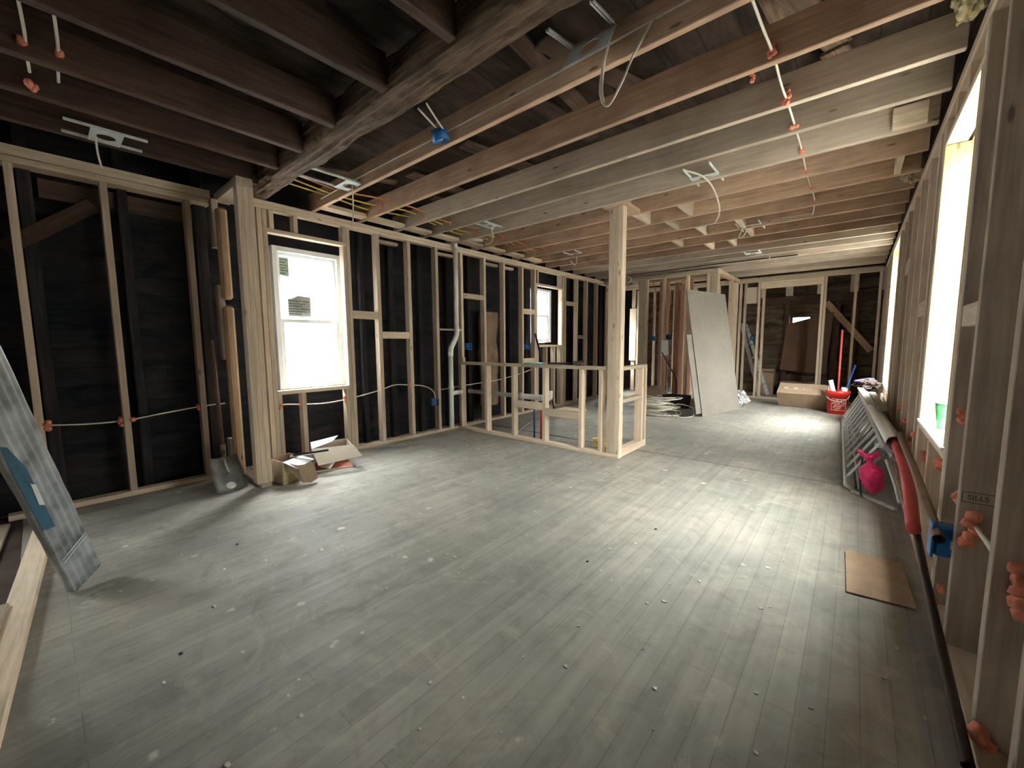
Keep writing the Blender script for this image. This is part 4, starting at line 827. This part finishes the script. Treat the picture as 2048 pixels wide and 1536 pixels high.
stick('rung_lock', b0.lerp(t0_, .85)+(b1-b0)*.1, b0.lerp(t0_, .97)+(b1-b0)*.13, .05, .05, 'galv', t)
tag(stick('metal_strip', (.05, 4.30, .012), (.30, 4.02, .012), .03, .02, 'alu'), 'short aluminium strip on the floor at the ladder foot', 'metal strip')
bm = tubebm([(.272, 4.2, .475), (.205, 5.8, .50), (.14, 7.4, .515)], .052, 24, 0, caps=False); tubebm([(.14, 7.4, .515), (.205, 5.8, .50), (.272, 4.2, .475)], .047, 24, 0, bm, caps=False)
tag(link('large_pipe', bm, 'pvc', None, rebase(bm, Vector((.27, 4.2, .47))), True), 'wide white plastic pipe lying on top of the aluminium ladder', 'pipe')
tag(tube('corrugated_hose', [(.275, 4.75, .465), (.285, 4.2, .455), (.295, 3.7, .415), (.295, 3.3, .365), (.287, 3.05, .33), (.28, 2.82, .295)], .030, 'redhose', seg=16), 'thick red hose poking out of the white pipe end toward the camera', 'hose')
def hollow(label, pts, r, mat, sm=0):
    bm = tubebm(pts, r, 14, sm, caps=False); tubebm(pts[::-1], r*.75, 14, sm, bm, caps=False); return tag(link('pipe', bm, mat, None, rebase(bm, Vector(pts[0])), True), label, 'pipe')
hollow('brown pipe whose open end points at the blue double box', [(.30, 4.3, .53), (.305, 3.3, .505), (.295, 2.24, .475)], .019, 'copper')
hollow('long thin dark pipe resting on the floor along the right wall', [(.305, 4.35, .45), (.30, 3.28, .313), (.30, 2.51, .195), (.315, 1.62, .045)], .016, 'iron')
tag(tube('grey_stick', [(.235, 4.22, .33), (.28, 4.03, .20), (.305, 3.9, .10)], .010, 'galv'), 'speckled grey stick hanging from the ladder end', 'stick')
# pink bag hanging on the ladder
t = thing('plastic_bag', 'bright pink plastic bag tied to the ladder rungs', 'bag', (.14, 4.25, .2))
bm = bmesh.new(); bmesh.ops.create_icosphere(bm, subdivisions=4, radius=1)
for v in bm.verts:
    z = v.co.z; pinch = 1-.72*math.exp(-((z-.55)/.22)**2); flare = 1.0 if z < .6 else .9
    n = 1+.18*noise.noise(v.co*3)+.08*noise.noise(v.co*9); v.co = Vector((v.co.x*.075*pinch*flare*n, v.co.y*.06*pinch*n, z*.16+.01*noise.noise(v.co*5)))
link('bag_body', bm, 'pink', t, Matrix.Translation((.155, 4.20, .21)) @ Euler((0, -.15, 0)).to_matrix().to_4x4(), True)
for s in (-1, 1): tube('tie_handle', [(.135, 4.2, .31), (.135+.04*s, 4.2, .35), (.125+.06*s, 4.2, .385), (.14, 4.19, .33)], .012, 'pink', t, 8)
tag(tube('black_strap', [(.10, 4.28, .33), (.09, 4.2, .18), (.10, 4.18, .05), (.11, 4.2, .012)], .006, 'black'), 'thin black strap dangling beside the pink bag', 'strap')
# odds and ends stacked on the ladder
tag(stick('trim_board', (.16, 5.6, .60), (.09, 7.9, .56), .07, .018, 'cement'), 'white trim board lying on the far half of the wide pipe', 'board')
tag(stick('trim_board', (.24, 5.2, .60), (.20, 7.0, .58), .06, .03, 'ply'), 'tan board lying beside the white trim board on the ladder', 'board')
crumple('tool_bag', 'dark slumped tool bag on the far end of the ladder', 'bag', (.15, 8.05, .60), .13, 'sheet', (1.1, 1.6, .6), 3)
tag(stick('foam_strip', (.05, 7.9, .66), (.22, 8.3, .68), .08, .02, plain('violet_sheet', (.12, .10, .35), .6)), 'violet strip lying over the dark tool bag', 'strip')
tag(stick('rusty_plank', (.32, 4.35, .30), (.30, 7.2, .50), .02, .14, 'brown'), 'reddish brown plank wedged between the ladder and the right wall', 'plank')
# cup on the sill
t = thing('paper_cup', 'green takeaway cup with a white lid on the bright right window sill', 'cup', (.41, 3.28, .7575))
bm = lathebm([(0, 0), (.033, 0), (.047, .145), (.044, .145), (0, .14)], 28); link('cup_body', bm, 'green', t, Matrix.Translation((.41, 3.28, .758)), True)
bm = lathebm([(.051, .142), (.052, .150), (.047, .152), (.044, .172), (.040, .175), (0, .172)], 28); link('lid', bm, 'white', t, Matrix.Translation((.41, 3.28, .758)), True)
slab_o = slab('cardboard_sheet', [(.025, 3.034, .004), (.038, 2.522, .004), (.288, 2.552, .004), (.27, 3.05, .004)], .006, 'card'); tag(slab_o, 'flat brown cardboard sheet lying on the floor by the right wall', 'cardboard')
# lumber stamps on the nearest right studs
st = thing('lumber_stamp', 'dark inked grade stamp low on a right wall stud face', 'stamp', (.385, 2.259, .66))
mwS = frame((1, .0, 0), (0, 0, 1), (0, -1, 0), (.388, 2.2605, .655)); textmesh('stamp_text', 'SILLS', .026, 'ink', st, mwS, .0003)
for (a, b, w_, h_) in ((0, .02, .082, .002), (0, -.02, .082, .002), (-.041, 0, .002, .04)): bx('stamp_line', .388+a-w_/2, .388+a+w_/2, 2.2600, 2.2612, .655+b-h_/2, .655+b+h_/2, 'ink', st, 0)
# insulation tufts in the right ceiling corner
def tuft(label, loc, s, seed):
    bm = bmesh.new(); bmesh.ops.create_icosphere(bm, subdivisions=4, radius=1)
    for v in bm.verts: v.co = Vector((v.co.x*.8, v.co.y*1.5, v.co.z*1.1))*s*(1+.5*noise.noise(v.co*2.2+Vector((seed, 0, 0)))+.3*noise.noise(v.co*7))
    tag(link('insulation_tuft', bm, 'insul', None, Matrix.Translation(loc)), label, 'insulation', 'insulation tufts in the ceiling corner')
tuft('yellowish insulation tuft hanging in the ceiling corner above the bright window', (.29, 5.05, 2.72), .085, 1); tuft('smaller insulation tuft at the top of the right wall near the camera', (.30, 2.75, 2.74), .07, 4)

# ------------------------------------------------------------------ outside
g = flatbox('ground', -30, 30, -30, 40, -.9, -.8, 'ground')
blk_r = bx('sky_blocker', 4.4, 9.0, -14, 24, -.8, 3.7, 'siding'); tag(blk_r, 'added pale block outside the right windows, hiding the low sky', 'light blocker')  # added unseen block, cuts off low sky so daylight falls steeply
blk_l = bx('sky_blocker', -14, -8.6, -8, 18, -.8, 4.6, 'blockwhite'); tag(blk_l, 'added pale block beyond the left windows, dimming their daylight', 'light blocker')  # added block, put in to weaken daylight through the left windows
